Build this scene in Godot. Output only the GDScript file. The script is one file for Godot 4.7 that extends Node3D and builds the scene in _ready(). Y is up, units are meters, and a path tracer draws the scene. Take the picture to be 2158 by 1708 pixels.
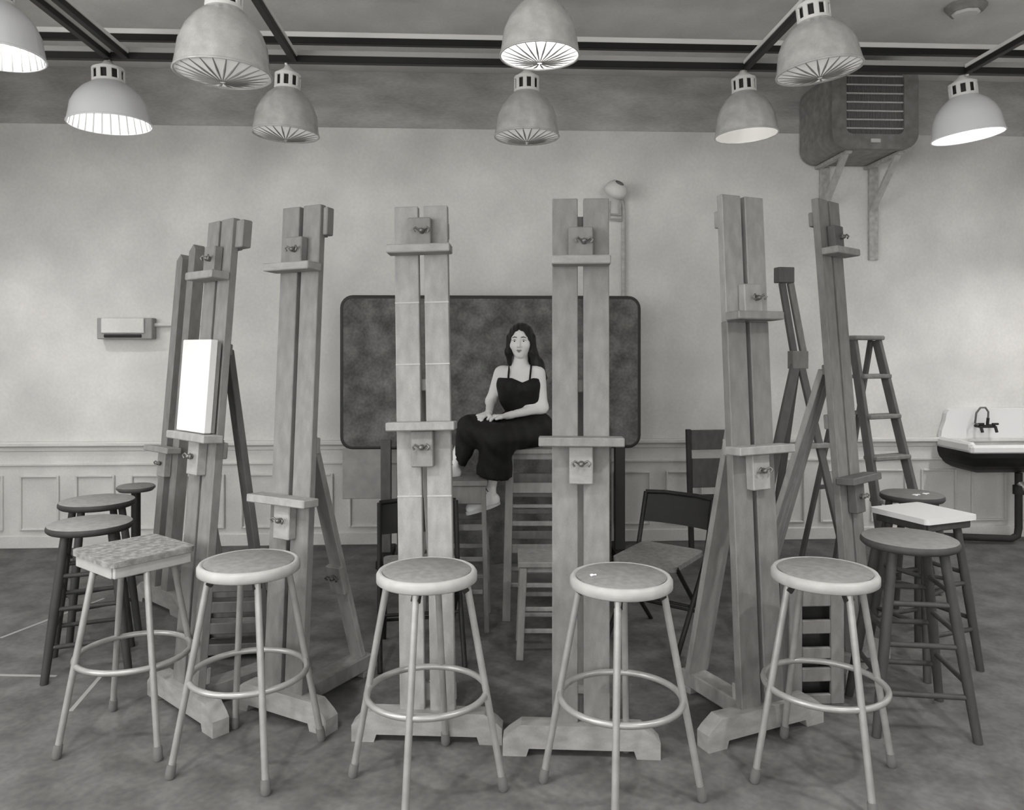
extends Node3D
# A life-drawing studio: pendant lamps on tracks, a ring of easels and stools, a seated model.
# Metres, y up. The viewer stands at the origin, 1.56 m above the floor, and looks along -z.

const EYE := 1.56
const ROOM_TURN := 2.68          # the room stands slightly turned to the viewer (degrees)
var ROOM := Transform3D(Basis(Vector3.UP, deg_to_rad(ROOM_TURN)), Vector3(0, 0, -6.297))
# tall windows beside and behind the viewer: place in the room, turn, strength of the daylight
const WINDOWS := [[-4.9, 5.6, -90.0, 10.0], [-4.9, 7.9, -90.0, 9.0], [-2.2, 9.5, 0.0, 6.5], [1.2, 9.5, 0.0, 6.5]]
var M := {}
var names := {}

# ------------------------------------------------------------------ mesh builder
class Shape:
	var st := SurfaceTool.new()
	var group := 0
	func _init():
		st.begin(Mesh.PRIMITIVE_TRIANGLES)
	func flat():
		st.set_smooth_group(-1)
	func smooth():
		group += 1
		st.set_smooth_group(group)
	func tri(a, b, c, outward):
		if (b - a).cross(c - a).dot(outward) > 0.0:
			var t = b
			b = c
			c = t
		st.add_vertex(a)
		st.add_vertex(b)
		st.add_vertex(c)
	func quad(a, b, c, d, outward):
		tri(a, b, c, outward)
		tri(a, c, d, outward)
	# box with chamfered edges
	func box(at: Vector3, size: Vector3, t := Transform3D.IDENTITY, bevel := 0.004):
		flat()
		var h := size * 0.5
		var c: float = minf(bevel, minf(h.x, minf(h.y, h.z)) * 0.6)
		for ax in 3:
			var u := (ax + 1) % 3
			var w := (ax + 2) % 3
			for s in [-1.0, 1.0]:
				var p := []
				for q in [[-1, -1], [1, -1], [1, 1], [-1, 1]]:
					var v := Vector3.ZERO
					v[ax] = s * h[ax]
					v[u] = q[0] * (h[u] - c)
					v[w] = q[1] * (h[w] - c)
					p.append(t * (at + v))
				var o := Vector3.ZERO
				o[ax] = s
				quad(p[0], p[1], p[2], p[3], t.basis * o)
			for s in [-1.0, 1.0]:
				for r in [-1.0, 1.0]:
					var p := []
					for e in [[-1, 0], [1, 0], [1, 1], [-1, 1]]:
						var v := Vector3.ZERO
						v[ax] = e[0] * (h[ax] - c)
						v[u] = s * (h[u] - (0.0 if e[1] == 0 else c))
						v[w] = r * (h[w] - (c if e[1] == 0 else 0.0))
						p.append(t * (at + v))
					var o := Vector3.ZERO
					o[u] = s
					o[w] = r
					quad(p[0], p[1], p[2], p[3], t.basis * o)
		for sx in [-1.0, 1.0]:
			for sy in [-1.0, 1.0]:
				for sz in [-1.0, 1.0]:
					var s := Vector3(sx, sy, sz)
					var k := s * (h - Vector3(c, c, c))
					tri(t * (at + k + Vector3(sx * c, 0, 0)), t * (at + k + Vector3(0, sy * c, 0)), t * (at + k + Vector3(0, 0, sz * c)), t.basis * s)
	# bar of width w and height h from a to b
	func bar(a: Vector3, b: Vector3, w: float, h: float, side := Vector3.RIGHT, bevel := 0.003):
		var y := (b - a).normalized()
		var z := side.cross(y).normalized()
		var x := y.cross(z).normalized()
		box(Vector3.ZERO, Vector3(w, (b - a).length(), h), Transform3D(Basis(x, y, z), (a + b) * 0.5), bevel)
	# polygon in xy, thick in z (centred)
	func prism(poly: PackedVector2Array, thick: float, t := Transform3D.IDENTITY):
		flat()
		var n := poly.size()
		var idx := Geometry2D.triangulate_polygon(poly)
		var area := 0.0
		for i in n:
			area += poly[i].cross(poly[(i + 1) % n])
		for s in [-1.0, 1.0]:
			for k in range(0, idx.size(), 3):
				var p := []
				for j in 3:
					var v := poly[idx[k + j]]
					p.append(t * Vector3(v.x, v.y, s * thick * 0.5))
				tri(p[0], p[1], p[2], t.basis * Vector3(0, 0, s))
		for i in n:
			var a := poly[i]
			var b := poly[(i + 1) % n]
			var e := b - a
			var o := Vector3(e.y, -e.x, 0) * signf(area)
			quad(t * Vector3(a.x, a.y, -thick * 0.5), t * Vector3(b.x, b.y, -thick * 0.5), t * Vector3(b.x, b.y, thick * 0.5), t * Vector3(a.x, a.y, thick * 0.5), t.basis * o)
	# round tube along points
	func tube(pts: Array, radii, seg := 12, closed := false, caps := true):
		smooth()
		var n := pts.size()
		var rings := []
		var mids := []
		var nrm := Vector3.ZERO
		for i in n:
			var a: Vector3 = pts[(i - 1 + n) % n] if closed or i > 0 else pts[i]
			var b: Vector3 = pts[(i + 1) % n] if closed or i < n - 1 else pts[i]
			var d := (b - a).normalized()
			if nrm == Vector3.ZERO:
				nrm = d.cross(Vector3.UP if absf(d.y) < 0.9 else Vector3.RIGHT).normalized()
			nrm = (nrm - d * nrm.dot(d)).normalized()
			var bi := d.cross(nrm)
			var r: float = radii if radii is float else radii[i]
			var ring := []
			for k in seg:
				var an := TAU * k / seg
				ring.append(pts[i] + (nrm * cos(an) + bi * sin(an)) * r)
			rings.append(ring)
			mids.append(pts[i])
		for i in (n if closed else n - 1):
			var j := (i + 1) % n
			for k in seg:
				var l := (k + 1) % seg
				var o: Vector3 = rings[i][k] + rings[i][l] - mids[i] * 2.0 + rings[j][k] + rings[j][l] - mids[j] * 2.0
				quad(rings[i][k], rings[i][l], rings[j][l], rings[j][k], o)
		if caps and not closed:
			flat()
			for e in [0, n - 1]:
				var d: Vector3 = (pts[1] - pts[0]) * -1.0 if e == 0 else pts[n - 1] - pts[n - 2]
				for k in seg:
					tri(mids[e], rings[e][k], rings[e][(k + 1) % seg], d)
	func ring(at: Vector3, r: float, tr: float, seg := 40, t := Transform3D.IDENTITY):
		var p := []
		for i in seg:
			var a := TAU * i / seg
			p.append(t * (at + Vector3(cos(a) * r, 0, sin(a) * r)))
		tube(p, tr, 10, true)
	# profile of Vector2(radius, y), turned round y; side +1 outward, -1 inward
	func lathe(prof: Array, seg := 32, t := Transform3D.IDENTITY, crease := false):
		smooth()
		var n := prof.size()
		for i in n - 1:
			if crease:
				smooth()
			var a: Vector2 = prof[i]
			var b: Vector2 = prof[i + 1]
			var e := b - a
			for k in seg:
				var a0 := TAU * k / seg
				var a1 := TAU * (k + 1) / seg
				var m := (a0 + a1) * 0.5
				var o := Vector3(e.y * cos(m), -e.x, e.y * sin(m))
				var p0 := t * Vector3(a.x * cos(a0), a.y, a.x * sin(a0))
				var p1 := t * Vector3(a.x * cos(a1), a.y, a.x * sin(a1))
				var p2 := t * Vector3(b.x * cos(a1), b.y, b.x * sin(a1))
				var p3 := t * Vector3(b.x * cos(a0), b.y, b.x * sin(a0))
				if a.x > 1e-5:
					tri(p0, p1, p2 if b.x > 1e-5 else p3, t.basis * o)
				if b.x > 1e-5:
					tri(p0 if a.x > 1e-5 else p1, p2, p3, t.basis * o)
	# a rolling sheet of points rows[i][j], two-sided thickness th along dir
	func sheet(rows: Array, dir: Vector3):
		smooth()
		for i in rows.size() - 1:
			for j in rows[0].size() - 1:
				quad(rows[i][j], rows[i][j + 1], rows[i + 1][j + 1], rows[i + 1][j], dir)
		smooth()
		for i in rows.size() - 1:
			for j in rows[0].size() - 1:
				quad(rows[i][j] - dir, rows[i][j + 1] - dir, rows[i + 1][j + 1] - dir, rows[i + 1][j] - dir, -dir)
	func done() -> ArrayMesh:
		st.generate_normals()
		return st.commit()

# ------------------------------------------------------------------ naming and placing
func V(x, y, z) -> Vector3:
	return Vector3(x, y, z)

func numbered(called: String) -> String:
	names[called] = names.get(called, -1) + 1
	return called if names[called] == 0 else "%s_%03d" % [called, names[called]]

func tag(o, label: String, category: String, group := ""):
	o.set_meta("label", label)
	o.set_meta("category", category)
	if group:
		o.set_meta("group", group)

func thing(called: String, label: String, category: String, at := Vector3.ZERO, yaw := 0.0, group := "") -> Node3D:
	var o := Node3D.new()
	o.name = numbered(called)
	add_child(o)
	o.position = at
	o.rotation.y = deg_to_rad(yaw)
	tag(o, label, category, group)
	return o

func part(called: String, s: Shape, m: Material, parent: Node, t := Transform3D.IDENTITY) -> MeshInstance3D:
	var o := MeshInstance3D.new()
	o.name = called
	o.mesh = s.done()
	o.material_override = m
	o.transform = t
	parent.add_child(o, true)
	return o

func same(called: String, mesh: Mesh, m: Material, parent: Node, t := Transform3D.IDENTITY) -> MeshInstance3D:
	var o := MeshInstance3D.new()
	o.name = called
	o.mesh = mesh
	o.material_override = m
	o.transform = t
	parent.add_child(o, true)
	return o

func setting(called: String) -> Node3D:
	var o := Node3D.new()
	o.name = called
	add_child(o)
	o.transform = ROOM
	o.set_meta("kind", "structure")
	return o

func in_room(lx: float, y: float, lz: float) -> Vector3:
	return ROOM * Vector3(lx, y, lz)

# ------------------------------------------------------------------ materials
func wash(seed_: int, size: int, coarse: float, fine: float, lo: float, stretch := 1.0) -> ImageTexture:
	var a := FastNoiseLite.new()
	a.seed = seed_
	a.frequency = coarse / size
	a.fractal_octaves = 4
	var b := FastNoiseLite.new()
	b.seed = seed_ + 9
	b.frequency = fine / size
	b.fractal_octaves = 2
	var ia := a.get_seamless_image(size, size)
	var ib := b.get_seamless_image(size, size)
	var im := Image.create(size, size, false, Image.FORMAT_RGB8)
	for y in size:
		for x in size:
			var va := ia.get_pixel(int(x * stretch) % size, y).r
			var vb := ib.get_pixel(int(x * stretch) % size, y).r
			var g := lo + (1.0 - lo) * clampf(0.72 * va + 0.28 * vb, 0, 1)
			im.set_pixel(x, y, Color(g, g, g))
	return ImageTexture.create_from_image(im)

func grey(v: float, rough := 0.8, warm := 1.0) -> StandardMaterial3D:
	var m := StandardMaterial3D.new()
	m.albedo_color = Color(v, v * (1.0 - 0.006 * warm), v * (1.0 - 0.02 * warm))
	m.roughness = rough
	m.metallic_specular = 0.35
	return m

func washed(v: float, tex: Texture2D, scale: Vector3, rough := 0.85, world := false) -> StandardMaterial3D:
	var m := grey(v, rough)
	m.albedo_texture = tex
	m.uv1_triplanar = true
	m.uv1_world_triplanar = world
	m.uv1_scale = scale
	return m

func make_materials():
	var blot := wash(3, 512, 5.0, 60.0, 0.72)
	var soft := wash(21, 512, 4.0, 90.0, 0.86)
	var grain := wash(47, 512, 6.0, 70.0, 0.80)
	var mottle := wash(61, 512, 7.0, 50.0, 0.58)
	var deep := wash(33, 512, 5.0, 40.0, 0.45)
	M.wall = washed(0.95, soft, V(0.32, 0.32, 0.32), 0.92)
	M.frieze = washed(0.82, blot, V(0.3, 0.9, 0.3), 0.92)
	M.ceiling = washed(0.93, soft, V(0.4, 0.4, 0.4), 0.95)
	M.floor = washed(0.50, mottle, V(0.5, 0.5, 0.5), 0.7)
	M.wainscot = washed(0.93, soft, V(0.5, 0.5, 0.5), 0.7)
	M.tape = grey(0.62)
	M.wood = washed(0.56, grain, V(3.0, 1.2, 3.0), 0.65)
	M.wood_light = washed(0.65, grain, V(3.0, 1.2, 3.0), 0.65)
	M.wood_mid = washed(0.52, grain, V(3.0, 1.2, 3.0), 0.65)
	M.scuffed = washed(0.76, deep, V(5, 5, 5), 0.6)
	M.wood_dark = washed(0.43, grain, V(3.0, 1.2, 3.0), 0.65)
	M.wood_deep = washed(0.30, grain, V(3.0, 1.2, 3.0), 0.55)
	M.wood_black = washed(0.26, grain, V(3.0, 1.2, 3.0), 0.55)
	M.ledge = washed(0.66, grain, V(1.2, 3.0, 3.0), 0.6)
	M.slot = grey(0.2)
	M.canvas = grey(0.86, 0.9, 0.2)
	M.brass = grey(0.45, 0.4)
	M.brass.metallic = 0.6
	M.steel = washed(0.68, soft, V(3, 3, 3), 0.34)
	M.steel.metallic = 0.35
	M.seat = washed(0.60, blot, V(4, 4, 4), 0.7)
	M.rim = washed(0.72, soft, V(4, 4, 4), 0.4)
	M.rubber = grey(0.42, 0.8)
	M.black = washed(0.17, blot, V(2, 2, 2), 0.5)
	M.board = washed(0.58, deep, V(0.9, 0.9, 0.9), 0.75)
	M.cloth = washed(0.50, deep, V(1.2, 1.2, 1.2), 0.95)
	M.board_edge = grey(0.24, 0.6)
	M.panel = washed(0.66, soft, V(2, 2, 2), 0.8)
	M.track = grey(0.15, 0.45)
	M.channel = grey(0.93, 0.35)
	M.channel_grey = grey(0.66, 0.4)
	M.shade = washed(0.86, blot, V(2.2, 2.2, 2.2), 0.16)
	M.shade.metallic_specular = 0.6
	M.shade_in = grey(0.80, 0.4)
	M.shade_rib = grey(0.56, 0.5)
	M.lens = grey(0.86, 0.25)
	M.lens.backlight_enabled = true
	M.lens.backlight = Color(0.5, 0.5, 0.5)
	M.shade_white = grey(0.96, 0.25, -0.6)
	M.shade_white_in = grey(0.90, 0.4, -0.6)
	M.shade_white.backlight_enabled = true
	M.shade_white.backlight = Color(0.7, 0.7, 0.7)
	M.cast = grey(0.90, 0.5)
	M.vent = grey(0.2, 0.7)
	M.bulb = grey(0.98)
	M.bulb.emission_enabled = true
	M.bulb.emission = Color(1.0, 0.985, 0.96)
	M.bulb.emission_energy_multiplier = 1.3
	M.bulb_off = grey(0.95, 0.3)
	M.unit = washed(0.60, blot, V(2, 2, 2), 0.6)
	M.unit_side = washed(0.66, blot, V(2, 2, 2), 0.6)
	M.grille = grey(0.5, 0.6)
	M.slat = grey(0.80, 0.5)
	M.iron = washed(0.84, blot, V(3, 3, 3), 0.6)
	M.enamel = grey(0.94, 0.2, 0.0)
	M.paint = grey(0.97, 0.5, -0.5)
	M.skin = grey(0.97, 0.6, 0.3)
	M.hair = grey(0.16, 0.45)
	M.clothes = washed(0.15, mottle, V(5, 5, 5), 0.6)
	M.lips = grey(0.58, 0.5)
	M.brow = grey(0.36, 0.7)
	M.eye = grey(0.22, 0.3)
	M.shoe = grey(0.93, 0.6, 0.0)
	M.sole = grey(0.80, 0.7, 0.0)
	M.glass = StandardMaterial3D.new()
	M.glass.albedo_color = Color(0.95, 0.97, 1.0, 0.08)
	M.glass.transparency = BaseMaterial3D.TRANSPARENCY_ALPHA
	M.glass.roughness = 0.03

# ------------------------------------------------------------------ camera, sky, window light
func make_view():
	var cam := Camera3D.new()
	cam.name = "camera"
	cam.projection = Camera3D.PROJECTION_FRUSTUM
	cam.near = 0.05
	cam.far = 60.0
	cam.size = 2.0 * cam.near * 854.0 / 1645.0
	cam.frustum_offset = Vector2(0, -cam.near * 118.0 / 1645.0)
	cam.position = Vector3(0, EYE, 0)
	add_child(cam)
	cam.current = true
	var env := Environment.new()
	env.background_mode = Environment.BG_SKY
	var sky := Sky.new()
	var sm := ProceduralSkyMaterial.new()
	sm.sky_top_color = Color(0.80, 0.83, 0.86)
	sm.sky_horizon_color = Color(0.90, 0.91, 0.92)
	sm.ground_bottom_color = Color(0.45, 0.45, 0.44)
	sm.ground_horizon_color = Color(0.6, 0.6, 0.6)
	sm.sky_energy_multiplier = 1.0
	sky.sky_material = sm
	env.sky = sky
	env.tonemap_mode = Environment.TONE_MAPPER_LINEAR
	env.tonemap_exposure = 1.08
	env.sdfgi_enabled = true
	env.ssao_enabled = true
	env.ssil_enabled = true
	var we := WorldEnvironment.new()
	we.name = "world"
	we.environment = env
	add_child(we)
	# daylight entering by the tall windows behind the viewer
	for w in WINDOWS:
		var a := AreaLight3D.new()
		a.name = "window_daylight"
		a.area_size = Vector2(1.8, 2.1)
		a.light_energy = w[3]
		a.light_color = Color(1.0, 1.0, 0.995)
		a.area_normalize_energy = true
		a.shadow_enabled = true
		var turn := Basis(Vector3.UP, deg_to_rad(w[2]))
		a.transform = ROOM * Transform3D(turn, Vector3(w[0], 2.05, w[1]) - turn.z * 0.16)
		add_child(a, true)

# ------------------------------------------------------------------ the room
func make_room():
	var hi := 3.78
	var half := 4.8
	var deep := 9.4
	var o := setting("floor")
	var s := Shape.new()
	s.box(V(0, -0.1, deep / 2), V(half * 2 + 0.4, 0.2, deep + 0.4), Transform3D.IDENTITY, 0.0)
	part("floor_slab", s, M.floor, o)
	var inv := ROOM.affine_inverse()
	for l in [[V(-2.76, 0, -4.21), V(-2.55, 0, -4.88)], [V(-2.62, 0, -3.74), V(-2.17, 0, -3.72)], [V(-1.9, 0, -3.36), V(-1.96, 0, -3.72)]]:
		s = Shape.new()
		var a: Vector3 = inv * l[0]
		var b: Vector3 = inv * l[1]
		s.bar(a + V(0, 0.0006, 0), b + V(0, 0.0006, 0), 0.02, 0.0012, V(0, 0, 1).cross(V(0, 1, 0)), 0.0)
		part("floor_tape", s, M.tape, o)
	o = setting("ceiling")
	s = Shape.new()
	s.box(V(0, hi + 0.1, deep / 2), V(half * 2 + 0.4, 0.2, deep + 0.4), Transform3D.IDENTITY, 0.0)
	part("ceiling_slab", s, M.ceiling, o)
	# the wall behind the model: plaster, painted frieze, panelled wainscot
	o = setting("wall_back")
	s = Shape.new()
	s.box(V(0, 3.33 / 2, -0.1), V(half * 2 + 0.4, 3.33, 0.2), Transform3D.IDENTITY, 0.0)
	part("plaster", s, M.wall, o)
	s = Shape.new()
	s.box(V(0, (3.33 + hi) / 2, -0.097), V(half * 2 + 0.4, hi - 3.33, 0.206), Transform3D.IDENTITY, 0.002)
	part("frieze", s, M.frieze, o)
	s = Shape.new()
	s.box(V(0, 0.40, 0.006), V(half * 2, 0.80, 0.012), Transform3D.IDENTITY, 0.0)
	part("wainscot_board", s, M.wainscot, o)
	s = Shape.new()
	s.box(V(0, 0.815, 0.03), V(half * 2, 0.036, 0.06), Transform3D.IDENTITY, 0.008)
	s.box(V(0, 0.775, 0.012), V(half * 2, 0.035, 0.024), Transform3D.IDENTITY, 0.006)
	part("chair_rail", s, M.wainscot, o)
	s = Shape.new()
	s.box(V(0, 0.655, 0.016), V(half * 2, 0.022, 0.026), Transform3D.IDENTITY, 0.005)
	part("moulding", s, M.wainscot, o)
	s = Shape.new()
	s.box(V(0, 0.05, 0.018), V(half * 2, 0.10, 0.024), Transform3D.IDENTITY, 0.006)
	part("baseboard_back", s, M.wainscot, o)
	s = Shape.new()
	var fw := 0.016
	for e in [-1.0, 1.0]:
		s.box(V(e * (0.15 - fw / 2), 0, 0), V(fw, 0.43, 0.024), Transform3D.IDENTITY, 0.005)
		s.box(V(0, e * (0.215 - fw / 2), 0), V(0.30 - fw * 2, fw, 0.024), Transform3D.IDENTITY, 0.005)
	var frame := s.done()
	var x := -4.55
	while x < 4.7:
		same("panel_moulding", frame, M.wainscot, o, Transform3D(Basis.IDENTITY, V(x, 0.355, 0.02)))
		x += 0.425
	# the wall on the right is plain; those at the left and behind the viewer have tall windows
	o = setting("wall_right")
	s = Shape.new()
	s.box(V(half + 0.1, hi / 2, deep / 2), V(0.2, hi, deep + 0.4), Transform3D.IDENTITY, 0.0)
	part("plaster", s, M.wall, o)
	for e in [["wall_left", [[-0.2, 4.7], [6.5, 7.0], [8.8, 9.4]], Transform3D(Basis(Vector3.UP, -PI / 2), V(-4.9, 0, 0))], ["wall_front", [[-4.9, -3.1], [-1.3, 0.3], [2.1, 4.9]], Transform3D(Basis.IDENTITY, V(0, 0, deep + 0.1))]]:
		o = setting(e[0])
		s = Shape.new()
		var run: Array = e[1]
		var x0: float = run[0][0]
		var x1: float = run[run.size() - 1][1]
		s.box(V((x0 + x1) / 2, 0.5, 0), V(x1 - x0, 1.0, 0.2), e[2], 0.0)
		s.box(V((x0 + x1) / 2, (3.1 + hi) / 2, 0), V(x1 - x0, hi - 3.1, 0.2), e[2], 0.0)
		for c in run:
			s.box(V((c[0] + c[1]) / 2, 2.05, 0), V(c[1] - c[0], 2.1, 0.2), e[2], 0.0)
		part("plaster", s, M.wall, o)
	var n := 1
	for w in WINDOWS:
		o = setting("window_%d" % n)
		n += 1
		var wt := Transform3D(Basis(Vector3.UP, deg_to_rad(w[2])), V(w[0], 2.05, w[1]))
		s = Shape.new()
		for e in [-1.0, 0.0, 1.0]:
			s.box(V(e * 0.87, 0, 0), V(0.06, 2.1, 0.08), wt)
			s.box(V(0, e * 1.02, 0), V(1.8, 0.06, 0.078), wt)
		part("window_frame", s, M.wainscot, o)
		s = Shape.new()
		s.box(V(0, 0, 0), V(1.74, 2.04, 0.006), wt, 0.0)
		part("window_pane", s, M.glass, o)

# ------------------------------------------------------------------ lighting tracks and lamps
func rail(called: String, label: String, a: Vector3, b: Vector3, w: float, h: float, group: String):
	var o := thing(called, label, "track", Vector3.ZERO, 0, group)
	var side := (b - a).cross(Vector3.UP).normalized()
	var s := Shape.new()
	s.bar(a + V(0, -h * 0.5, 0), b + V(0, -h * 0.5, 0), w, h, side)
	part("rail", s, M.track, o)
	s = Shape.new()
	s.bar(a + V(0, h * 0.42, 0), b + V(0, h * 0.42, 0), w * 0.86, h * 0.84, side)
	part("channel", s, M.channel if called == "conduit_rail" else M.channel_grey, o)  # upper rail channel is paler: the highlight on top is put into its colour

func make_tracks():
	var g := "overhead lighting tracks"
	rail("lighting_track", "long black lighting track with grey channel, lower of the two running along the wall", in_room(-4.79, 3.399, 1.33), in_room(4.79, 3.399, 1.33), 0.045, 0.042, g)
	rail("conduit_rail", "long black rail with pale top edge, upper of the two running along the wall", in_room(-4.79, 3.58, 1.17), in_room(4.79, 3.58, 1.17), 0.04, 0.042, g)
	rail("lighting_track", "black lighting track above the nearer row of lamps, out past the top edge", in_room(-4.79, 3.464, 2.42), in_room(4.79, 3.464, 2.42), 0.036, 0.034, g)
	var where := ["leftmost cross track, doubled, beside the ribbed white pendant lamp", "second cross track from the left, beside the large near grey lamp", "cross track meeting the long track above the grey lamp with a visible bulb", "rightmost cross track, above the plain white pendant lamp"]
	var i := 0
	for lx in [-2.516, -1.43, 1.447, 2.908]:
		var offs := [-0.055, 0.055] if i == 0 else [0.0]
		var o := thing("cross_track", "black " + where[i], "track", Vector3.ZERO, 0, g)
		for q in offs:
			for run in [[1.356, 9.38]]:
				var a := in_room(lx + q, 3.39, run[0])
				var b := in_room(lx + q, 3.39, run[1])
				var side := (b - a).cross(Vector3.UP).normalized()
				var s := Shape.new()
				s.bar(a + V(0, -0.017, 0), b + V(0, -0.017, 0), 0.04, 0.034, side)
				part("rail", s, M.track, o)
				s = Shape.new()
				s.bar(a + V(0, 0.012, 0), b + V(0, 0.012, 0), 0.05, 0.024, side)
				part("channel", s, M.channel, o)
		i += 1

func lamp(label: String, at: Vector3, dia: float, top: float, white: bool, ribs: bool, tilt_z: float, energy: float, hs := 1.0, group := "pendant lamps over the studio"):
	var o := thing("pendant_lamp", label, "lamp", at, 0, group)
	var R := dia / 2
	var t := Transform3D(Basis(Vector3.BACK, deg_to_rad(tilt_z)), Vector3.ZERO)
	var sq := Basis.from_scale(V(1, hs, 1))
	t.basis = t.basis * sq
	var prof := [Vector2(0.0, 0.0), Vector2(0.05, 0.3), Vector2(0.09, 0.6), Vector2(0.2, 0.88), Vector2(0.36, 1.12), Vector2(0.52, 1.27), Vector2(0.62, 1.36)]
	var outer := []
	var inner := []
	for p in prof:
		outer.append(Vector2((1.0 - p.x) * R, p.y * R))
		inner.append(Vector2((1.0 - p.x) * R - 0.006, maxf(p.y * R - 0.006, 0.0)))
	var s := Shape.new()
	s.lathe(outer, 40, t)
	s.ring(V(0, 0, 0), R - 0.002, 0.0055, 40, t)
	var sh := part("shade", s, M.shade_white if white else M.shade, o)
	s = Shape.new()
	inner.reverse()
	s.lathe(inner, 40, t)
	part("reflector", s, M.shade_white_in if white else M.shade_in, sh)
	if ribs and not white:
		# shallow cone of pressed glass under the reflector, with radiating ribs
		s = Shape.new()
		s.lathe([Vector2(R * 0.97, 0.004), Vector2(R * 0.5, -0.09 * R), Vector2(R * 0.06, -0.185 * R), Vector2(0.0, -0.19 * R)], 40, t)
		var lens := part("cone_lens", s, M.lens, o)
		for k in 22:
			var a := TAU * k / 22.0
			s = Shape.new()
			s.tube([t * V(cos(a) * R * 0.06, -0.185 * R, sin(a) * R * 0.06), t * V(cos(a) * R * 0.5, -0.09 * R - 0.001, sin(a) * R * 0.5), t * V(cos(a) * R * 0.94, 0.003, sin(a) * R * 0.94)], [0.0022, 0.0055, 0.0018], 6, false, false)
			part("lens_rib", s, M.shade_rib, lens)
	elif ribs:
		for k in 28:
			var a := TAU * k / 28.0
			var pts := []
			for p in prof:
				pts.append(t * V(cos(a) * ((1.0 - p.x) * R - 0.008), p.y * R - 0.002, sin(a) * ((1.0 - p.x) * R - 0.008)))
			s = Shape.new()
			s.tube(pts, 0.0045, 5, false, false)
			part("reflector_rib", s, M.shade_rib, sh)
	# vented neck
	var n0 := 1.34 * R
	var n1 := 1.82 * R
	var nr := 0.39 * R
	s = Shape.new()
	var thick := 0.09 * R
	s.lathe([Vector2(nr - 0.012, n0), Vector2(nr, n0), Vector2(nr, n0 + thick), Vector2(nr - 0.012, n0 + thick)], 28, t, true)
	s.lathe([Vector2(nr - 0.012, n1 - thick), Vector2(nr, n1 - thick), Vector2(nr, n1), Vector2(0.0, n1)], 28, t, true)
	for k in 9:
		var a := TAU * (k + 0.5) / 9.0
		s.bar(t * V(cos(a) * (nr - 0.006), n0 + thick * 0.5, sin(a) * (nr - 0.006)), t * V(cos(a) * (nr - 0.006), n1 - thick * 0.5, sin(a) * (nr - 0.006)), 0.12 * R, 0.011, V(-sin(a), 0, cos(a)))
	part("neck", s, M.cast, o)
	s = Shape.new()
	s.lathe([Vector2(nr - 0.016, n0 + 0.004), Vector2(nr - 0.016, n1 - 0.004)], 24, t)
	part("vent_core", s, M.vent, o)
	s = Shape.new()
	s.lathe([Vector2(0.3 * R, n1), Vector2(0.28 * R, n1 + 0.07 * R), Vector2(0.14 * R, n1 + 0.17 * R), Vector2(0.1 * R, n1 + 0.26 * R), Vector2(0.0, n1 + 0.26 * R)], 24, t)
	part("cap", s, M.cast, o)
	s = Shape.new()
	var up := top - at.y
	s.tube([t * V(0, n1 + 0.2 * R, 0), V(0, up, 0)], 0.009, 8)
	part("hanger_rod", s, M.channel, o)
	s = Shape.new()
	var b0 := 0.42 * R
	s.lathe([Vector2(0, b0), Vector2(0.12 * R, b0 + 0.02), Vector2(0.2 * R, b0 + 0.3 * R), Vector2(0.2 * R, b0 + 0.5 * R), Vector2(0.12 * R, b0 + 0.74 * R), Vector2(0.12 * R, n0)], 20, t)
	part("bulb", s, M.bulb if energy > 0.0 else M.bulb_off, o)
	if energy <= 0.0:
		return
	var l := OmniLight3D.new()
	l.name = "bulb_light"
	l.position = t * V(0, b0 + 0.3 * R, 0)
	l.light_energy = energy
	l.light_size = 0.05
	l.omni_range = 14.0
	l.omni_attenuation = 2.0
	l.light_color = Color(1.0, 0.995, 0.99)
	l.shadow_enabled = true
	o.add_child(l)

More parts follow.
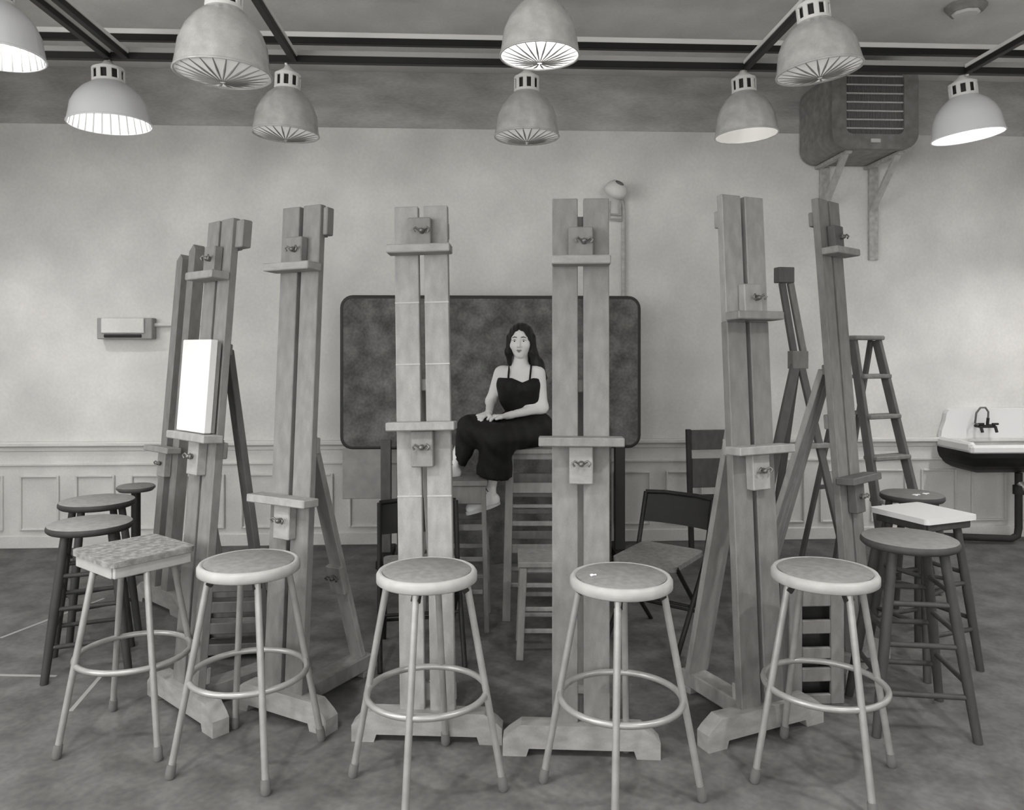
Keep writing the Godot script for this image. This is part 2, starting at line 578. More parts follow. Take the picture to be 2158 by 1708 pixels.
func make_lamps():
	var e := 0.14
	var off := 0.05  # faint light added inside the unlit grey lamps to brighten their lenses
	var dim := 0.03
	lamp("white ribbed pendant lamp cut by the left edge of the view", V(-2.49, 2.973, -3.76), 0.434, 3.43, true, true, 0, e, 0.85)
	lamp("white pendant lamp with ribbed inside, second from the left edge, over the small black stools", V(-2.50, 2.96, -4.855), 0.487, 3.357, true, true, 2, e, 0.77)
	lamp("largest grey pendant lamp, near row, cut by the top edge above the left easels", V(-1.302, 2.80, -3.513), 0.423, 3.357, false, true, -1, off)
	lamp("small grey pendant lamp hanging just right of the largest grey lamp", V(-1.421, 2.91, -4.902), 0.411, 3.357, false, true, -2, off)
	lamp("grey pendant lamp at top centre, nearer and directly above another lamp", V(0.1375, 3.018, -3.88), 0.396, 3.43, false, true, 0, 0.6)
	lamp("small grey pendant lamp at centre, below and behind the top centre lamp", V(0.094, 2.914, -4.973), 0.414, 3.357, false, true, 0, off)
	lamp("small grey pendant lamp with its white bulb showing, left of the wall heater", V(1.513, 2.941, -5.038), 0.40, 3.357, false, false, 3, dim)
	lamp("large grey pendant lamp cut by the top edge, beside the wall heater", V(1.555, 2.967, -3.95), 0.42, 3.357, false, true, 6, off, 0.88)
	lamp("plain white pendant lamp at far right, below the rightmost cross track", V(2.982, 2.953, -5.105), 0.434, 3.357, true, false, 6, e, 0.88)
	# unseen lamps added on the cross tracks above the viewer, for steep light
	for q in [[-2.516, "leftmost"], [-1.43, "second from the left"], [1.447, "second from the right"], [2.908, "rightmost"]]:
		lamp("added unseen lit white pendant lamp above the viewer, %s of four" % q[1], in_room(q[0], 2.89, 4.9), 0.434, 3.357, true, false, 0, 2.6)
	for q in [[-3.75, 1.33, "far row past its left", 0.8, 3.357], [-3.75, 2.42, "near row past its left", 0.8, 3.43], [4.0, 1.33, "far row past its right", 1.2, 3.357], [4.0, 2.42, "near row past its right", 1.2, 3.43]]:  # unseen lamps past both sides, added to brighten the back wall
		lamp("added unseen white pendant lamp, lit to brighten the wall, ending the %s edge" % q[2], in_room(q[0], q[4] - 0.455, q[1]), 0.434, q[4], true, false, 0, q[3])

# ------------------------------------------------------------------ things on walls and ceiling
func rounded(w: float, h: float, r: float, n := 6) -> PackedVector2Array:
	var p := PackedVector2Array()
	for c in [[1, 1, 0.0], [-1, 1, 90.0], [-1, -1, 180.0], [1, -1, 270.0]]:
		for i in n + 1:
			var a: float = deg_to_rad(c[2] + 90.0 * i / n)
			p.append(Vector2(c[0] * (w / 2 - r) + cos(a) * r, c[1] * (h / 2 - r) + sin(a) * r))
	return p

func make_fixtures():
	# wall heater / air unit on brackets
	var o := thing("wall_heater", "boxy grey wall heater with slatted grille mounted high on brackets", "heater")
	o.transform = ROOM * Transform3D(Basis.IDENTITY, V(2.676, 3.06, 0))
	var s := Shape.new()
	s.prism(rounded(0.64, 0.62, 0.12), 0.56, Transform3D(Basis.IDENTITY, V(0, 0.31, 0.30)))
	part("casing", s, M.unit_side, o)
	s = Shape.new()
	var outer := rounded(0.66, 0.64, 0.12)
	var hole := rounded(0.44, 0.46, 0.05)
	for i in outer.size():
		var j := (i + 1) % outer.size()
		s.flat()
		for z in [[0.62, 1.0], [0.57, -1.0]]:
			s.quad(V(outer[i].x, outer[i].y + 0.31, z[0]), V(outer[j].x, outer[j].y + 0.31, z[0]), V(hole[j].x, hole[j].y + 0.33, z[0]), V(hole[i].x, hole[i].y + 0.33, z[0]), V(0, 0, z[1]))
		s.quad(V(outer[i].x, outer[i].y + 0.31, 0.62), V(outer[j].x, outer[j].y + 0.31, 0.62), V(outer[j].x, outer[j].y + 0.31, 0.57), V(outer[i].x, outer[i].y + 0.31, 0.57), V(outer[i].x, outer[i].y, 0))
		s.quad(V(hole[i].x, hole[i].y + 0.33, 0.62), V(hole[j].x, hole[j].y + 0.33, 0.62), V(hole[j].x, hole[j].y + 0.33, 0.57), V(hole[i].x, hole[i].y + 0.33, 0.57), V(-hole[i].x, -hole[i].y, 0))
	part("bezel", s, M.unit, o)
	s = Shape.new()
	s.box(V(0, 0.33, 0.585), V(0.44, 0.46, 0.01))
	var k := -0.21
	while k < 0.215:
		s.box(V(k, 0.33, 0.592), V(0.004, 0.455, 0.012), Transform3D.IDENTITY, 0.0)
		k += 0.012
	part("grille", s, M.grille, o)
	for i in 7:
		s = Shape.new()
		s.box(V(0, 0.145 + 0.065 * i, 0.606), V(0.438, 0.011, 0.016))
		part("slat", s, M.slat, o)
	s = Shape.new()
	s.box(V(0.0, 0.05, 0.625), V(0.075, 0.03, 0.012))
	part("badge_plate", s, M.slat, o)
	var b := thing("heater_bracket", "pale steel bracket of two wall bars and slanted struts carrying the wall heater", "bracket")
	b.transform = ROOM
	for x in [2.56, 2.97]:
		s = Shape.new()
		s.box(V(x, 2.67, 0.02), V(0.075, 0.76, 0.035))
		part("wall_bar", s, M.iron, b)
		s = Shape.new()
		s.bar(V(x - 0.02, 2.70, 0.05), V(x - 0.055, 3.045, 0.5), 0.05, 0.03)
		part("strut", s, M.iron, b)
		s = Shape.new()
		s.box(V(x - 0.05, 3.045, 0.28), V(0.05, 0.026, 0.54))
		part("arm", s, M.iron, b)
	# eight-sided ceiling sounder
	o = thing("smoke_detector", "eight-sided pale smoke detector on the ceiling at the top right", "detector", V(2.93, 3.78, -5.04))
	s = Shape.new()
	s.lathe([Vector2(0.125, 0.0), Vector2(0.125, -0.02), Vector2(0.10, -0.05), Vector2(0.0, -0.05)], 8, Transform3D(Basis(Vector3.UP, PI / 8), Vector3.ZERO), true)
	part("housing", s, M.unit_side, o)
	s = Shape.new()
	s.lathe([Vector2(0.085, -0.05), Vector2(0.075, -0.065), Vector2(0.0, -0.068)], 8, Transform3D(Basis(Vector3.UP, PI / 8), Vector3.ZERO), true)
	part("face_plate", s, M.wainscot, o)
	# box with conduit on the left of the wall
	o = thing("wall_box", "small pale metal box with dark lower slot fixed to the wall at left", "wall box")
	o.transform = ROOM * Transform3D(Basis.IDENTITY, V(-3.02, 1.72, 0))
	s = Shape.new()
	s.box(V(0, 0, 0.045), V(0.42, 0.165, 0.09), Transform3D.IDENTITY, 0.006)
	part("housing", s, M.panel, o)
	s = Shape.new()
	s.box(V(-0.01, 0.022, 0.096), V(0.325, 0.115, 0.014), Transform3D.IDENTITY, 0.004)
	part("cover", s, M.wainscot, o)
	s = Shape.new()
	s.tube([V(-0.15, -0.058, 0.092), V(0.13, -0.058, 0.092)], 0.013, 10)
	part("lower_slot", s, M.slot, o)
	s = Shape.new()
	s.tube([V(0.21, 0.03, 0.03), V(0.62, 0.03, 0.03), V(0.66, 0.01, 0.03), V(0.67, -0.05, 0.03), V(0.67, -0.85, 0.03)], 0.015, 10)
	part("conduit", s, M.wainscot, o)
	# wall lamp above the board, fed by a pipe down the wall
	o = thing("wall_lamp", "round-headed wall lamp with a pipe running down behind the dark board", "lamp")
	o.transform = ROOM * Transform3D(Basis.IDENTITY, V(0.90, 0, 0.03))
	s = Shape.new()
	s.tube([V(0, 0.86, 0), V(0.0, 2.66, 0), V(-0.005, 2.74, 0.0), V(-0.03, 2.79, 0.03), V(-0.07, 2.82, 0.07)], 0.016, 10)
	part("pipe", s, M.iron, o)
	s = Shape.new()
	s.lathe([Vector2(0.035, 0.10), Vector2(0.06, 0.09), Vector2(0.085, 0.05), Vector2(0.092, 0.0), Vector2(0.085, 0.0), Vector2(0.07, 0.05), Vector2(0.0, 0.08)], 20, Transform3D(Basis(Vector3.RIGHT, 0.7) * Basis(Vector3.BACK, -0.35), V(-0.10, 2.79, 0.13)))
	part("head", s, M.wainscot, o)
	s = Shape.new()
	s.tube([V(-0.125, 2.74, 0.08), V(-0.125, 2.60, 0.05), V(-0.02, 2.60, 0.02)], 0.012, 8)
	s.tube([V(-0.03, 2.73, 0.02), V(-0.03, 2.64, 0.03), V(-0.125, 2.64, 0.05)], 0.010, 8)
	part("yoke", s, M.iron, o)
	# sink
	o = thing("wall_sink", "white enamel wall sink with high back at the right edge", "sink")
	o.transform = ROOM * Transform3D(Basis.IDENTITY, V(3.98, 0, 0))
	s = Shape.new()
	var back := PackedVector2Array([Vector2(-0.46, 0.80), Vector2(0.46, 0.80), Vector2(0.46, 1.07), Vector2(-0.36, 1.07), Vector2(-0.39, 1.06), Vector2(-0.41, 1.03), Vector2(-0.42, 0.97), Vector2(-0.45, 0.89)])
	s.prism(back, 0.05, Transform3D(Basis.IDENTITY, V(0, 0, 0.03)))
	part("splashback", s, M.enamel, o)
	s = Shape.new()
	# rim of the basin, open in the middle
	s.box(V(0, 0.785, 0.46), V(0.96, 0.07, 0.06), Transform3D.IDENTITY, 0.022)
	s.box(V(-0.455, 0.80, 0.25), V(0.06, 0.08, 0.44), Transform3D.IDENTITY, 0.022)
	s.box(V(0.455, 0.80, 0.25), V(0.06, 0.08, 0.44), Transform3D.IDENTITY, 0.022)
	s.box(V(0, 0.70, 0.24), V(0.86, 0.02, 0.40))
	part("basin_rim", s, M.enamel, o)
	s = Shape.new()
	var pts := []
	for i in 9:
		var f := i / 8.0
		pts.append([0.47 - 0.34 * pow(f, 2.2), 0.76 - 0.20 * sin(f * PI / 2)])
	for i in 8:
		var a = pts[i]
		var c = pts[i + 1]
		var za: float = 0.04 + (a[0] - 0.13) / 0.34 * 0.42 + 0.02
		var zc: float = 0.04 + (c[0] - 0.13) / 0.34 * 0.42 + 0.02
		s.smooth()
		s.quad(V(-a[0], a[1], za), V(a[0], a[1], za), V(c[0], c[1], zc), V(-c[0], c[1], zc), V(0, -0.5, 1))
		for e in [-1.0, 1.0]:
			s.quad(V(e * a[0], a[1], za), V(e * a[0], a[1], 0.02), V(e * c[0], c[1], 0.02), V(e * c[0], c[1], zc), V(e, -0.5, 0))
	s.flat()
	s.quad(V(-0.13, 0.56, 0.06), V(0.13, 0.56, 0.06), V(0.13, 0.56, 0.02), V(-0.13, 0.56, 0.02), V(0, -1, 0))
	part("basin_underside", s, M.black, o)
	s = Shape.new()
	s.tube([V(-0.17, 0.93, 0.06), V(-0.17, 0.93, 0.12), V(-0.05, 0.93, 0.12), V(-0.05, 0.93, 0.06)], 0.013, 10)
	s.tube([V(-0.11, 0.93, 0.12), V(-0.11, 1.0, 0.13)], 0.012, 10)
	for e in [-0.17, -0.05]:
		s.tube([V(e, 0.93, 0.13), V(e, 0.885, 0.15)], 0.012, 10)
		s.tube([V(e - 0.025, 0.95, 0.13), V(e + 0.025, 0.95, 0.13)], 0.009, 8)
	part("mixer_tap", s, M.slot, o)
	s = Shape.new()
	s.tube([V(-0.20, 0.945, 0.14), V(-0.225, 0.96, 0.14), V(-0.215, 1.04, 0.14), V(-0.18, 1.085, 0.14), V(-0.14, 1.085, 0.14), V(-0.115, 1.05, 0.14), V(-0.11, 0.99, 0.13)], 0.008, 10)
	part("gooseneck_spout", s, M.brass, o)
	s = Shape.new()
	s.tube([V(0.06, 0.57, 0.25), V(0.06, 0.13, 0.25), V(0.05, 0.07, 0.25), V(0.0, 0.045, 0.25), V(-0.55, 0.06, 0.20)], 0.028, 12)
	s.tube([V(0.06, 0.47, 0.25), V(0.06, 0.40, 0.25)], 0.042, 12)
	part("waste_pipe", s, M.slot, o)
	s = Shape.new()
	s.tube([V(0.06, 0.49, 0.25), V(0.10, 0.44, 0.29)], 0.03, 12)
	part("pipe_union", s, M.steel, o)

func make_board():
	# rolling dark board behind the model
	var o := thing("rolling_board", "wide dark board with rounded corners standing behind the seated woman", "board")
	o.transform = ROOM * Transform3D(Basis.IDENTITY, V(-0.175, 0, 0.56))
	var s := Shape.new()
	s.prism(rounded(2.16, 1.08, 0.07), 0.03, Transform3D(Basis.IDENTITY, V(0, 1.39, 0)))
	part("board_panel", s, M.board, o)
	s = Shape.new()
	var r := rounded(2.17, 1.09, 0.075)
	var p := []
	for q in r:
		p.append(V(q.x, q.y + 1.39, 0.0))
	s.tube(p, 0.018, 8, true)
	part("frame", s, M.board_edge, o)
	for x in [-0.77, 0.945]:
		s = Shape.new()
		s.box(V(x, 0.49, 0.0), V(0.075, 0.82, 0.05))
		part("leg", s, M.board_edge if x > 0 else M.wood_dark, o)
		s = Shape.new()
		s.box(V(x, 0.05, 0.0), V(0.09, 0.06, 0.5))
		s.tube([V(x - 0.02, 0.025, 0.2), V(x + 0.02, 0.025, 0.2)], 0.025, 12)
		s.tube([V(x - 0.02, 0.025, -0.2), V(x + 0.02, 0.025, -0.2)], 0.025, 12)
		part("caster_foot", s, M.black, o)
	s = Shape.new()
	s.box(V(-0.94, 0.655, 0.0), V(0.29, 0.37, 0.018))
	part("lower_panel", s, M.panel, o)
	# cloth
	o = thing("backdrop_cloth", "dark cloth hanging in folds below the board behind the woman", "cloth")
	o.transform = ROOM * Transform3D(Basis.IDENTITY, V(0, 0, 0.60))
	s = Shape.new()
	var rows := []
	for i in 13:
		var row := []
		for j in 61:
			var x := -0.86 + 1.56 * j / 60.0
			var y := 0.98 - 0.975 * i / 12.0
			row.append(V(x, y, 0.02 + 0.006 + (0.010 + 0.014 * i / 12.0) * sin(x * 26.0 + 0.5 * sin(y * 4.0))))
		rows.append(row)
	s.sheet(rows, V(0, 0, 0.004))
	part("drape", s, M.cloth, o)

# ------------------------------------------------------------------ easels
func wing_knob(parent: Node, at: Vector3, t: Transform3D):
	var s := Shape.new()
	s.lathe([Vector2(0.0, 0.028), Vector2(0.007, 0.028), Vector2(0.011, 0.018), Vector2(0.012, 0.0)], 12, Transform3D(Basis(Vector3.RIGHT, PI / 2), at))
	for e in [-1.0, 1.0]:
		s.tube([at + V(e * 0.008, 0, 0.012), at + V(e * 0.024, 0.012, 0.022), at + V(e * 0.034, 0.004, 0.026), at + V(e * 0.026, -0.008, 0.022)], 0.0045, 8)
	part("wing_knob", s, M.brass, parent, t)

# d: at, yaw, lean, roll, top, clamp, tray, rear, prop, wood, options
func easel(label: String, d: Dictionary):
	var o := thing("studio_easel", label, "easel", d.at, d.yaw, "wooden studio easels")
	var wood: Material = d.get("wood", M.wood)
	var low: Material = d.get("low", wood)
	var half: float = d.get("half", 0.30)
	var s := Shape.new()
	var n := half
	s.prism(PackedVector2Array([Vector2(-n, 0), Vector2(-n + 0.09, 0), Vector2(-n + 0.1, 0.03), Vector2(n - 0.1, 0.03), Vector2(n - 0.09, 0), Vector2(n, 0), Vector2(n, 0.065), Vector2(n - 0.02, 0.085), Vector2(n - 0.07, 0.12), Vector2(-n + 0.07, 0.12), Vector2(-n + 0.02, 0.085), Vector2(-n, 0.065)]), 0.07)
	part("cross_foot", s, M.ledge, o)
	var rear: float = d.rear
	s = Shape.new()
	s.box(V(0, 0.065, -rear / 2 - 0.035), V(0.09, 0.07, rear), Transform3D.IDENTITY, 0.005)
	s.box(V(0, 0.015, -rear), V(0.09, 0.03, 0.06), Transform3D.IDENTITY, 0.004)
	part("rear_foot", s, d.get("rear_wood", wood), o)
	var t := Transform3D(Basis(Vector3.BACK, deg_to_rad(d.get("roll", 0.0))) * Basis(Vector3.RIGHT, deg_to_rad(-d.lean)), V(0, 0.115, -0.012))
	var top: float = (d.top - 0.115) / cos(deg_to_rad(d.lean))
	var pw: float = d.get("plank", 0.1)
	var gap: float = d.get("gap", 0.022)
	var th: float = d.get("thick", 0.035)
	for e in [-1.0, 1.0]:
		s = Shape.new()
		var hh: float = top - (d.get("step", 0.0) if e < 0 else 0.0)
		var sp: float = d.get("split", 0.0)
		if sp > 0.0:
			s.box(V(e * (pw + gap) / 2, (hh + sp) / 2, 0), V(pw, hh - sp, th), Transform3D.IDENTITY, 0.003)
			var lo := Shape.new()
			lo.box(V(e * (pw + gap) / 2, sp / 2, 0), V(pw, sp, th + 0.004), Transform3D.IDENTITY, 0.003)
			part("lower_mast_plank", lo, low, o, t)
		elif d.get("pointed", false):
			s.prism(PackedVector2Array([Vector2(-pw / 2, 0), Vector2(pw / 2, 0), Vector2(pw / 2, hh - 0.03), Vector2(pw * 0.1, hh), Vector2(-pw / 2, hh - 0.04)]), th, Transform3D(Basis.IDENTITY, V(e * (pw + gap) / 2, 0, 0)))
		else:
			s.box(V(e * (pw + gap) / 2, hh / 2, 0), V(pw, hh, th), Transform3D.IDENTITY, 0.003)
		part("mast_plank", s, wood, o, t)
	# cleats behind hold the planks together
	for y in [0.06, top * 0.5, top - 0.1]:
		s = Shape.new()
		s.box(V(0, y, -th / 2 - 0.011), V(pw * 2 + gap, 0.07, 0.022))
		part("cleat", s, wood, o, t)
	if d.has("slot_shade"):  # dark strip stands in for the shade inside the mast slot
		s = Shape.new()
		s.box(V(0, d.slot_shade[0] + (d.slot_shade[1] - d.slot_shade[0]) / 2 - 0.115, -th / 2 - 0.024), V(gap + 0.05, d.slot_shade[1] - d.slot_shade[0], 0.004))
		part("slot_shade_strip", s, M.wood_black, o, t)
	if d.has("side_block"):
		s = Shape.new()
		s.box(V(pw + gap / 2 + d.side_block * 0.5, top - 0.07, -0.02), V(d.side_block, 0.12, 0.045))
		part("side_block", s, wood, o, t)
	if d.has("clamp"):
		var c: float = d.clamp - 0.115
		var w: float = d.get("clamp_w", 0.26)
		s = Shape.new()
		s.box(V(0, c, th / 2 + 0.0425), V(w, 0.034, 0.085), Transform3D.IDENTITY, 0.004)
		var cl := part("canvas_clamp", s, d.get("clamp_wood", M.ledge), o, t)
		s = Shape.new()
		s.box(V(d.get("block_x", 0.0), c + 0.075, th / 2 + 0.021), V(0.095, 0.115, 0.04))
		part("clamp_block", s, d.get("block_wood", M.wood), cl)
		wing_knob(cl, V(d.get("block_x", 0.0) + 0.012, c + 0.075, th / 2 + 0.04), Transform3D.IDENTITY)
	var y: float = d.tray - 0.115
	s = Shape.new()
	s.box(V(0, y, th / 2 + 0.045), V(d.get("tray_w", 0.3), 0.034, 0.09), Transform3D.IDENTITY, 0.004)
	var tr := part("tray", s, d.get("tray_wood", M.wood_light), o, t)
	s = Shape.new()
	s.box(V(0.0, y - 0.092, th / 2 + 0.024), V(0.09, 0.145, 0.046))
	part("tray_block", s, d.get("block_wood", M.ledge), tr)
	wing_knob(tr, V(0.0, y - 0.085, th / 2 + 0.046), Transform3D.IDENTITY)
	# prop from the rear foot up to the back of the mast
	var py: float = d.prop
	var a := V(0, 0.10, -rear + 0.02)
	var b := t * V(0, py, -th / 2 - 0.045)
	var gapx: float = d.get("prop_gap", 0.0)
	for e in ([-1.0, 1.0] if gapx > 0 else [0.0]):
		s = Shape.new()
		s.bar(a + V(e * gapx, 0, 0), b + V(e * gapx * 0.4, 0, 0), d.get("prop_w", 0.07), 0.03)
		var q := part("rear_prop", s, d.get("prop_wood", wood), o)
		if d.get("prop_knob", false):
			var f := (b - a).normalized()
			var m := a.lerp(b, 0.36)
			var bz := V(1, 0, 0).cross(f).normalized()
			var tt := Transform3D(Basis(V(1, 0, 0), f, bz), m)
			s = Shape.new()
			s.box(V(0, 0, 0.022), V(0.085, 0.14, 0.03), tt)
			part("prop_bracket", s, M.wood_light, q)
			wing_knob(q, V(0, 0.02, 0.035), tt)
	s = Shape.new()
	s.box(V(0, py, -th / 2 - 0.02), V(0.11, 0.05, 0.04))
	part("hinge_block", s, wood, o, t)
	for yb in d.get("bands", []):
		for e in [-1.0, 1.0]:
			s = Shape.new()
			s.box(V(e * (pw + gap) / 2, yb - 0.115, th / 2 + 0.001), V(pw, 0.006, 0.002), Transform3D.IDENTITY, 0.0)
			part("tape_band", s, M.rim, o, t)
	if d.has("lower_back"):
		# ratchet board behind the lower mast
		s = Shape.new()
		s.box(V(0, 0.5, -0.03), V(0.05, 0.9, 0.02))
		part("ratchet_board", s, M.wood_dark, o, t)
	return o

func make_easels():
	easel("grey easel holding the blank white canvas, at left", {"at": V(-1.397, 0, -3.346), "yaw": -41.7, "lean": 4.6, "top": 2.13, "clamp": 1.88, "tray": 1.18, "tray_w": 0.34, "rear": 0.42, "prop": 1.45, "side_block": 0.06, "split": 1.06, "low": M.wood_mid, "wood": M.wood, "prop_wood": M.wood_dark, "clamp_wood": M.wood_light, "clamp_w": 0.24, "prop_w": 0.06, "slot_shade": [0.2, 2.1]})
	var c := thing("blank_canvas", "blank white canvas standing on the tray of the left easel", "canvas", V(-1.397, 0, -3.346), -41.7)
	var s := Shape.new()
	s.box(V(-0.01, 1.285, 0.017 + 0.045), V(0.25, 0.40, 0.036), Transform3D.IDENTITY, 0.004)
	var ct := Transform3D(Basis(Vector3.RIGHT, deg_to_rad(-4.6)), V(0, 0.115, -0.012))
	part("stretched_face", s, M.canvas, c, ct)
	s = Shape.new()
	s.box(V(-0.01, 1.28, 0.017 + 0.018), V(0.24, 0.39, 0.018), Transform3D.IDENTITY, 0.002)
	part("stretcher", s, M.wood, c, ct)
	easel("easel with two separate pointed posts, behind the canvas easel at far left", {"at": V(-2.12, 0, -4.72), "yaw": -40.0, "lean": 5.0, "top": 2.2, "step": 0.05, "tray": 0.95, "rear": 0.42, "prop": 1.1, "pointed": true, "plank": 0.075, "gap": 0.075, "thick": 0.07, "wood": M.wood, "prop_w": 0.05, "half": 0.27})
	easel("tall easel between the canvas easel and the dark board, tray set low", {"at": V(-0.967, 0, -3.30), "yaw": -29.0, "lean": 3.1, "top": 2.18, "clamp": 1.91, "tray": 0.92, "tray_w": 0.33, "rear": 0.50, "half": 0.27, "prop": 1.12, "prop_knob": true, "prop_w": 0.075, "wood": M.wood, "low": M.wood_mid, "split": 0.8, "side_block": 0.025, "prop_wood": M.wood_light, "slot_shade": [0.2, 2.14]})
	easel("easel in front of the dark board, left of the seated woman", {"at": V(-0.337, 0, -3.12), "yaw": -3.0, "lean": 3.0, "roll": 1.3, "top": 2.15, "clamp": 1.965, "clamp_w": 0.26, "tray": 1.25, "tray_w": 0.275, "rear": 0.42, "prop": 1.3, "wood": M.wood_light, "block_wood": M.wood, "bands": [1.753, 1.5, 0.965]})
	easel("easel in front of the dark board, right of the seated woman", {"at": V(0.266, 0, -3.01), "yaw": -3.0, "lean": 1.5, "top": 2.15, "clamp": 1.9, "clamp_w": 0.225, "tray": 1.205, "tray_w": 0.325, "tray_wood": M.wood, "rear": 0.42, "prop": 1.3, "wood": M.wood})
	easel("easel to the right of the dark board, with a wide slanted rear leg", {"at": V(1.015, 0, -3.165), "yaw": 25.0, "lean": 3.3, "top": 2.2, "clamp": 1.695, "clamp_w": 0.24, "clamp_wood": M.wood, "tray": 1.15, "tray_w": 0.29, "rear": 0.44, "prop": 1.15, "prop_w": 0.11, "wood": M.wood_light, "block_wood": M.wood_light, "prop_wood": M.wood_light, "rear_wood": M.wood_light, "split": 1.56, "low": M.wood_mid, "slot_shade": [1.62, 2.15]})
	easel("rightmost tall easel, in front of the stepladder", {"at": V(1.69, 0, -3.77), "yaw": 41.7, "lean": 4.5, "top": 2.3, "clamp": 2.04, "clamp_w": 0.24, "clamp_wood": M.wood_light, "block_wood": M.wood_dark, "tray": 0.93, "tray_w": 0.30, "tray_wood": M.wood_dark, "rear": 0.62, "prop": 1.35, "prop_gap": 0.07, "prop_w": 0.05, "wood": M.wood, "prop_wood": M.wood_light, "half": 0.24, "slot_shade": [0.2, 2.25]})
	# slim three-legged easel in the background
	var o := thing("tripod_easel", "slim three-legged easel with dark top block by the wall at right", "easel", V(1.85, 0, -5.05), 12)
	s = Shape.new()
	s.box(V(-0.075, 2.04, -0.04), V(0.11, 0.10, 0.07))
	part("top_block", s, M.wood_dark, o)
	for e in [-1.0, 1.0]:
		s = Shape.new()
		s.bar(V(-0.06 + e * 0.03, 1.99, -0.04), V(0.015 + e * 0.035, 1.48, 0.0), 0.04, 0.03)
		part("mast_bar", s, M.wood_dark if e < 0 else M.wood, o)
	s = Shape.new()
	s.box(V(0.0, 1.49, 0.0), V(0.11, 0.115, 0.07))
	part("joint_block", s, M.wood, o)
	for f in [V(-0.52, 0.02, 0.25), V(0.12, 0.02, -0.55), V(0.2, 0.02, 0.3)]:
		s = Shape.new()
		s.bar(V(f.x * 0.05, 1.46, f.z * 0.05), f, 0.06 if f.x < 0 else 0.045, 0.03)
		part("leg", s, M.wood_dark, o)
	s = Shape.new()
	s.box(V(-0.07, 0.95, 0.13), V(0.40, 0.03, 0.06))
	part("tray", s, M.wood_light, o)

# ------------------------------------------------------------------ stools
func metal_stool(label: String, at: Vector3, seat_y: float, yaw: float, square := false, r := 0.18, seat_yaw := 0.0):
	var o := thing("drafting_stool", label, "stool", at, yaw, "metal stools with a foot ring")
	var s := Shape.new()
	if square:
		var w := 0.345
		var sy := Basis(Vector3.UP, deg_to_rad(seat_yaw))
		s.prism(rounded(w, w, 0.03), 0.022, Transform3D(sy * Basis(Vector3.RIGHT, PI / 2), V(0, seat_y - 0.011, 0)))
		part("seat", s, M.scuffed, o)
		s = Shape.new()
		for e in [-1.0, 1.0]:
			s.box(V(e * 0.155, seat_y - 0.045, 0), V(0.015, 0.045, 0.31), Transform3D(sy, Vector3.ZERO))
			s.box(V(0, seat_y - 0.045, e * 0.155), V(0.295, 0.045, 0.015), Transform3D(sy, Vector3.ZERO))
		part("apron", s, M.rim, o)
	else:
		s.lathe([Vector2(0.0, seat_y), Vector2(r * 0.84, seat_y), Vector2(r * 0.88, seat_y - 0.004)], 48)
		part("seat", s, M.seat, o)
		s = Shape.new()
		s.lathe([Vector2(r * 0.88, seat_y - 0.006), Vector2(r * 0.92, seat_y - 0.001), Vector2(r * 0.96, seat_y - 0.003), Vector2(r, seat_y - 0.014), Vector2(r, seat_y - 0.038), Vector2(r * 0.96, seat_y - 0.043), Vector2(r * 0.8, seat_y - 0.04), Vector2(0.0, seat_y - 0.04)], 48)
		part("seat_rim", s, M.rim, o)
	var rt := 0.145
	var rb := 0.275
	for k in 4:
		var a := TAU * (k + 0.5) / 4.0
		var d := V(cos(a), 0, sin(a))
		s = Shape.new()
		s.tube([d * rt + V(0, seat_y - 0.04, 0), d * rb + V(0, 0.03, 0)], 0.0125, 14)
		var leg := part("leg", s, M.steel, o)
		s = Shape.new()
		s.tube([d * (rb - 0.004) + V(0, 0.052, 0), d * rb + V(0, 0.03, 0), d * (rb + 0.003) + V(0, 0.008, 0), d * (rb + 0.004) + V(0, 0.0, 0)], [0.016, 0.0175, 0.0175, 0.013], 14)
		part("rubber_foot", s, M.rubber, leg)
		s = Shape.new()
		s.bar(d * (rt - 0.02) + V(0, seat_y - 0.042, 0), d * (rt + 0.004) + V(0, seat_y - 0.075, 0), 0.03, 0.026, V(-d.z, 0, d.x))
		part("leg_socket", s, M.slot, leg)
	s = Shape.new()
	s.ring(V(0, 0.334, 0), 0.213, 0.0115, 56)
	part("foot_ring", s, M.steel, o)
	return o

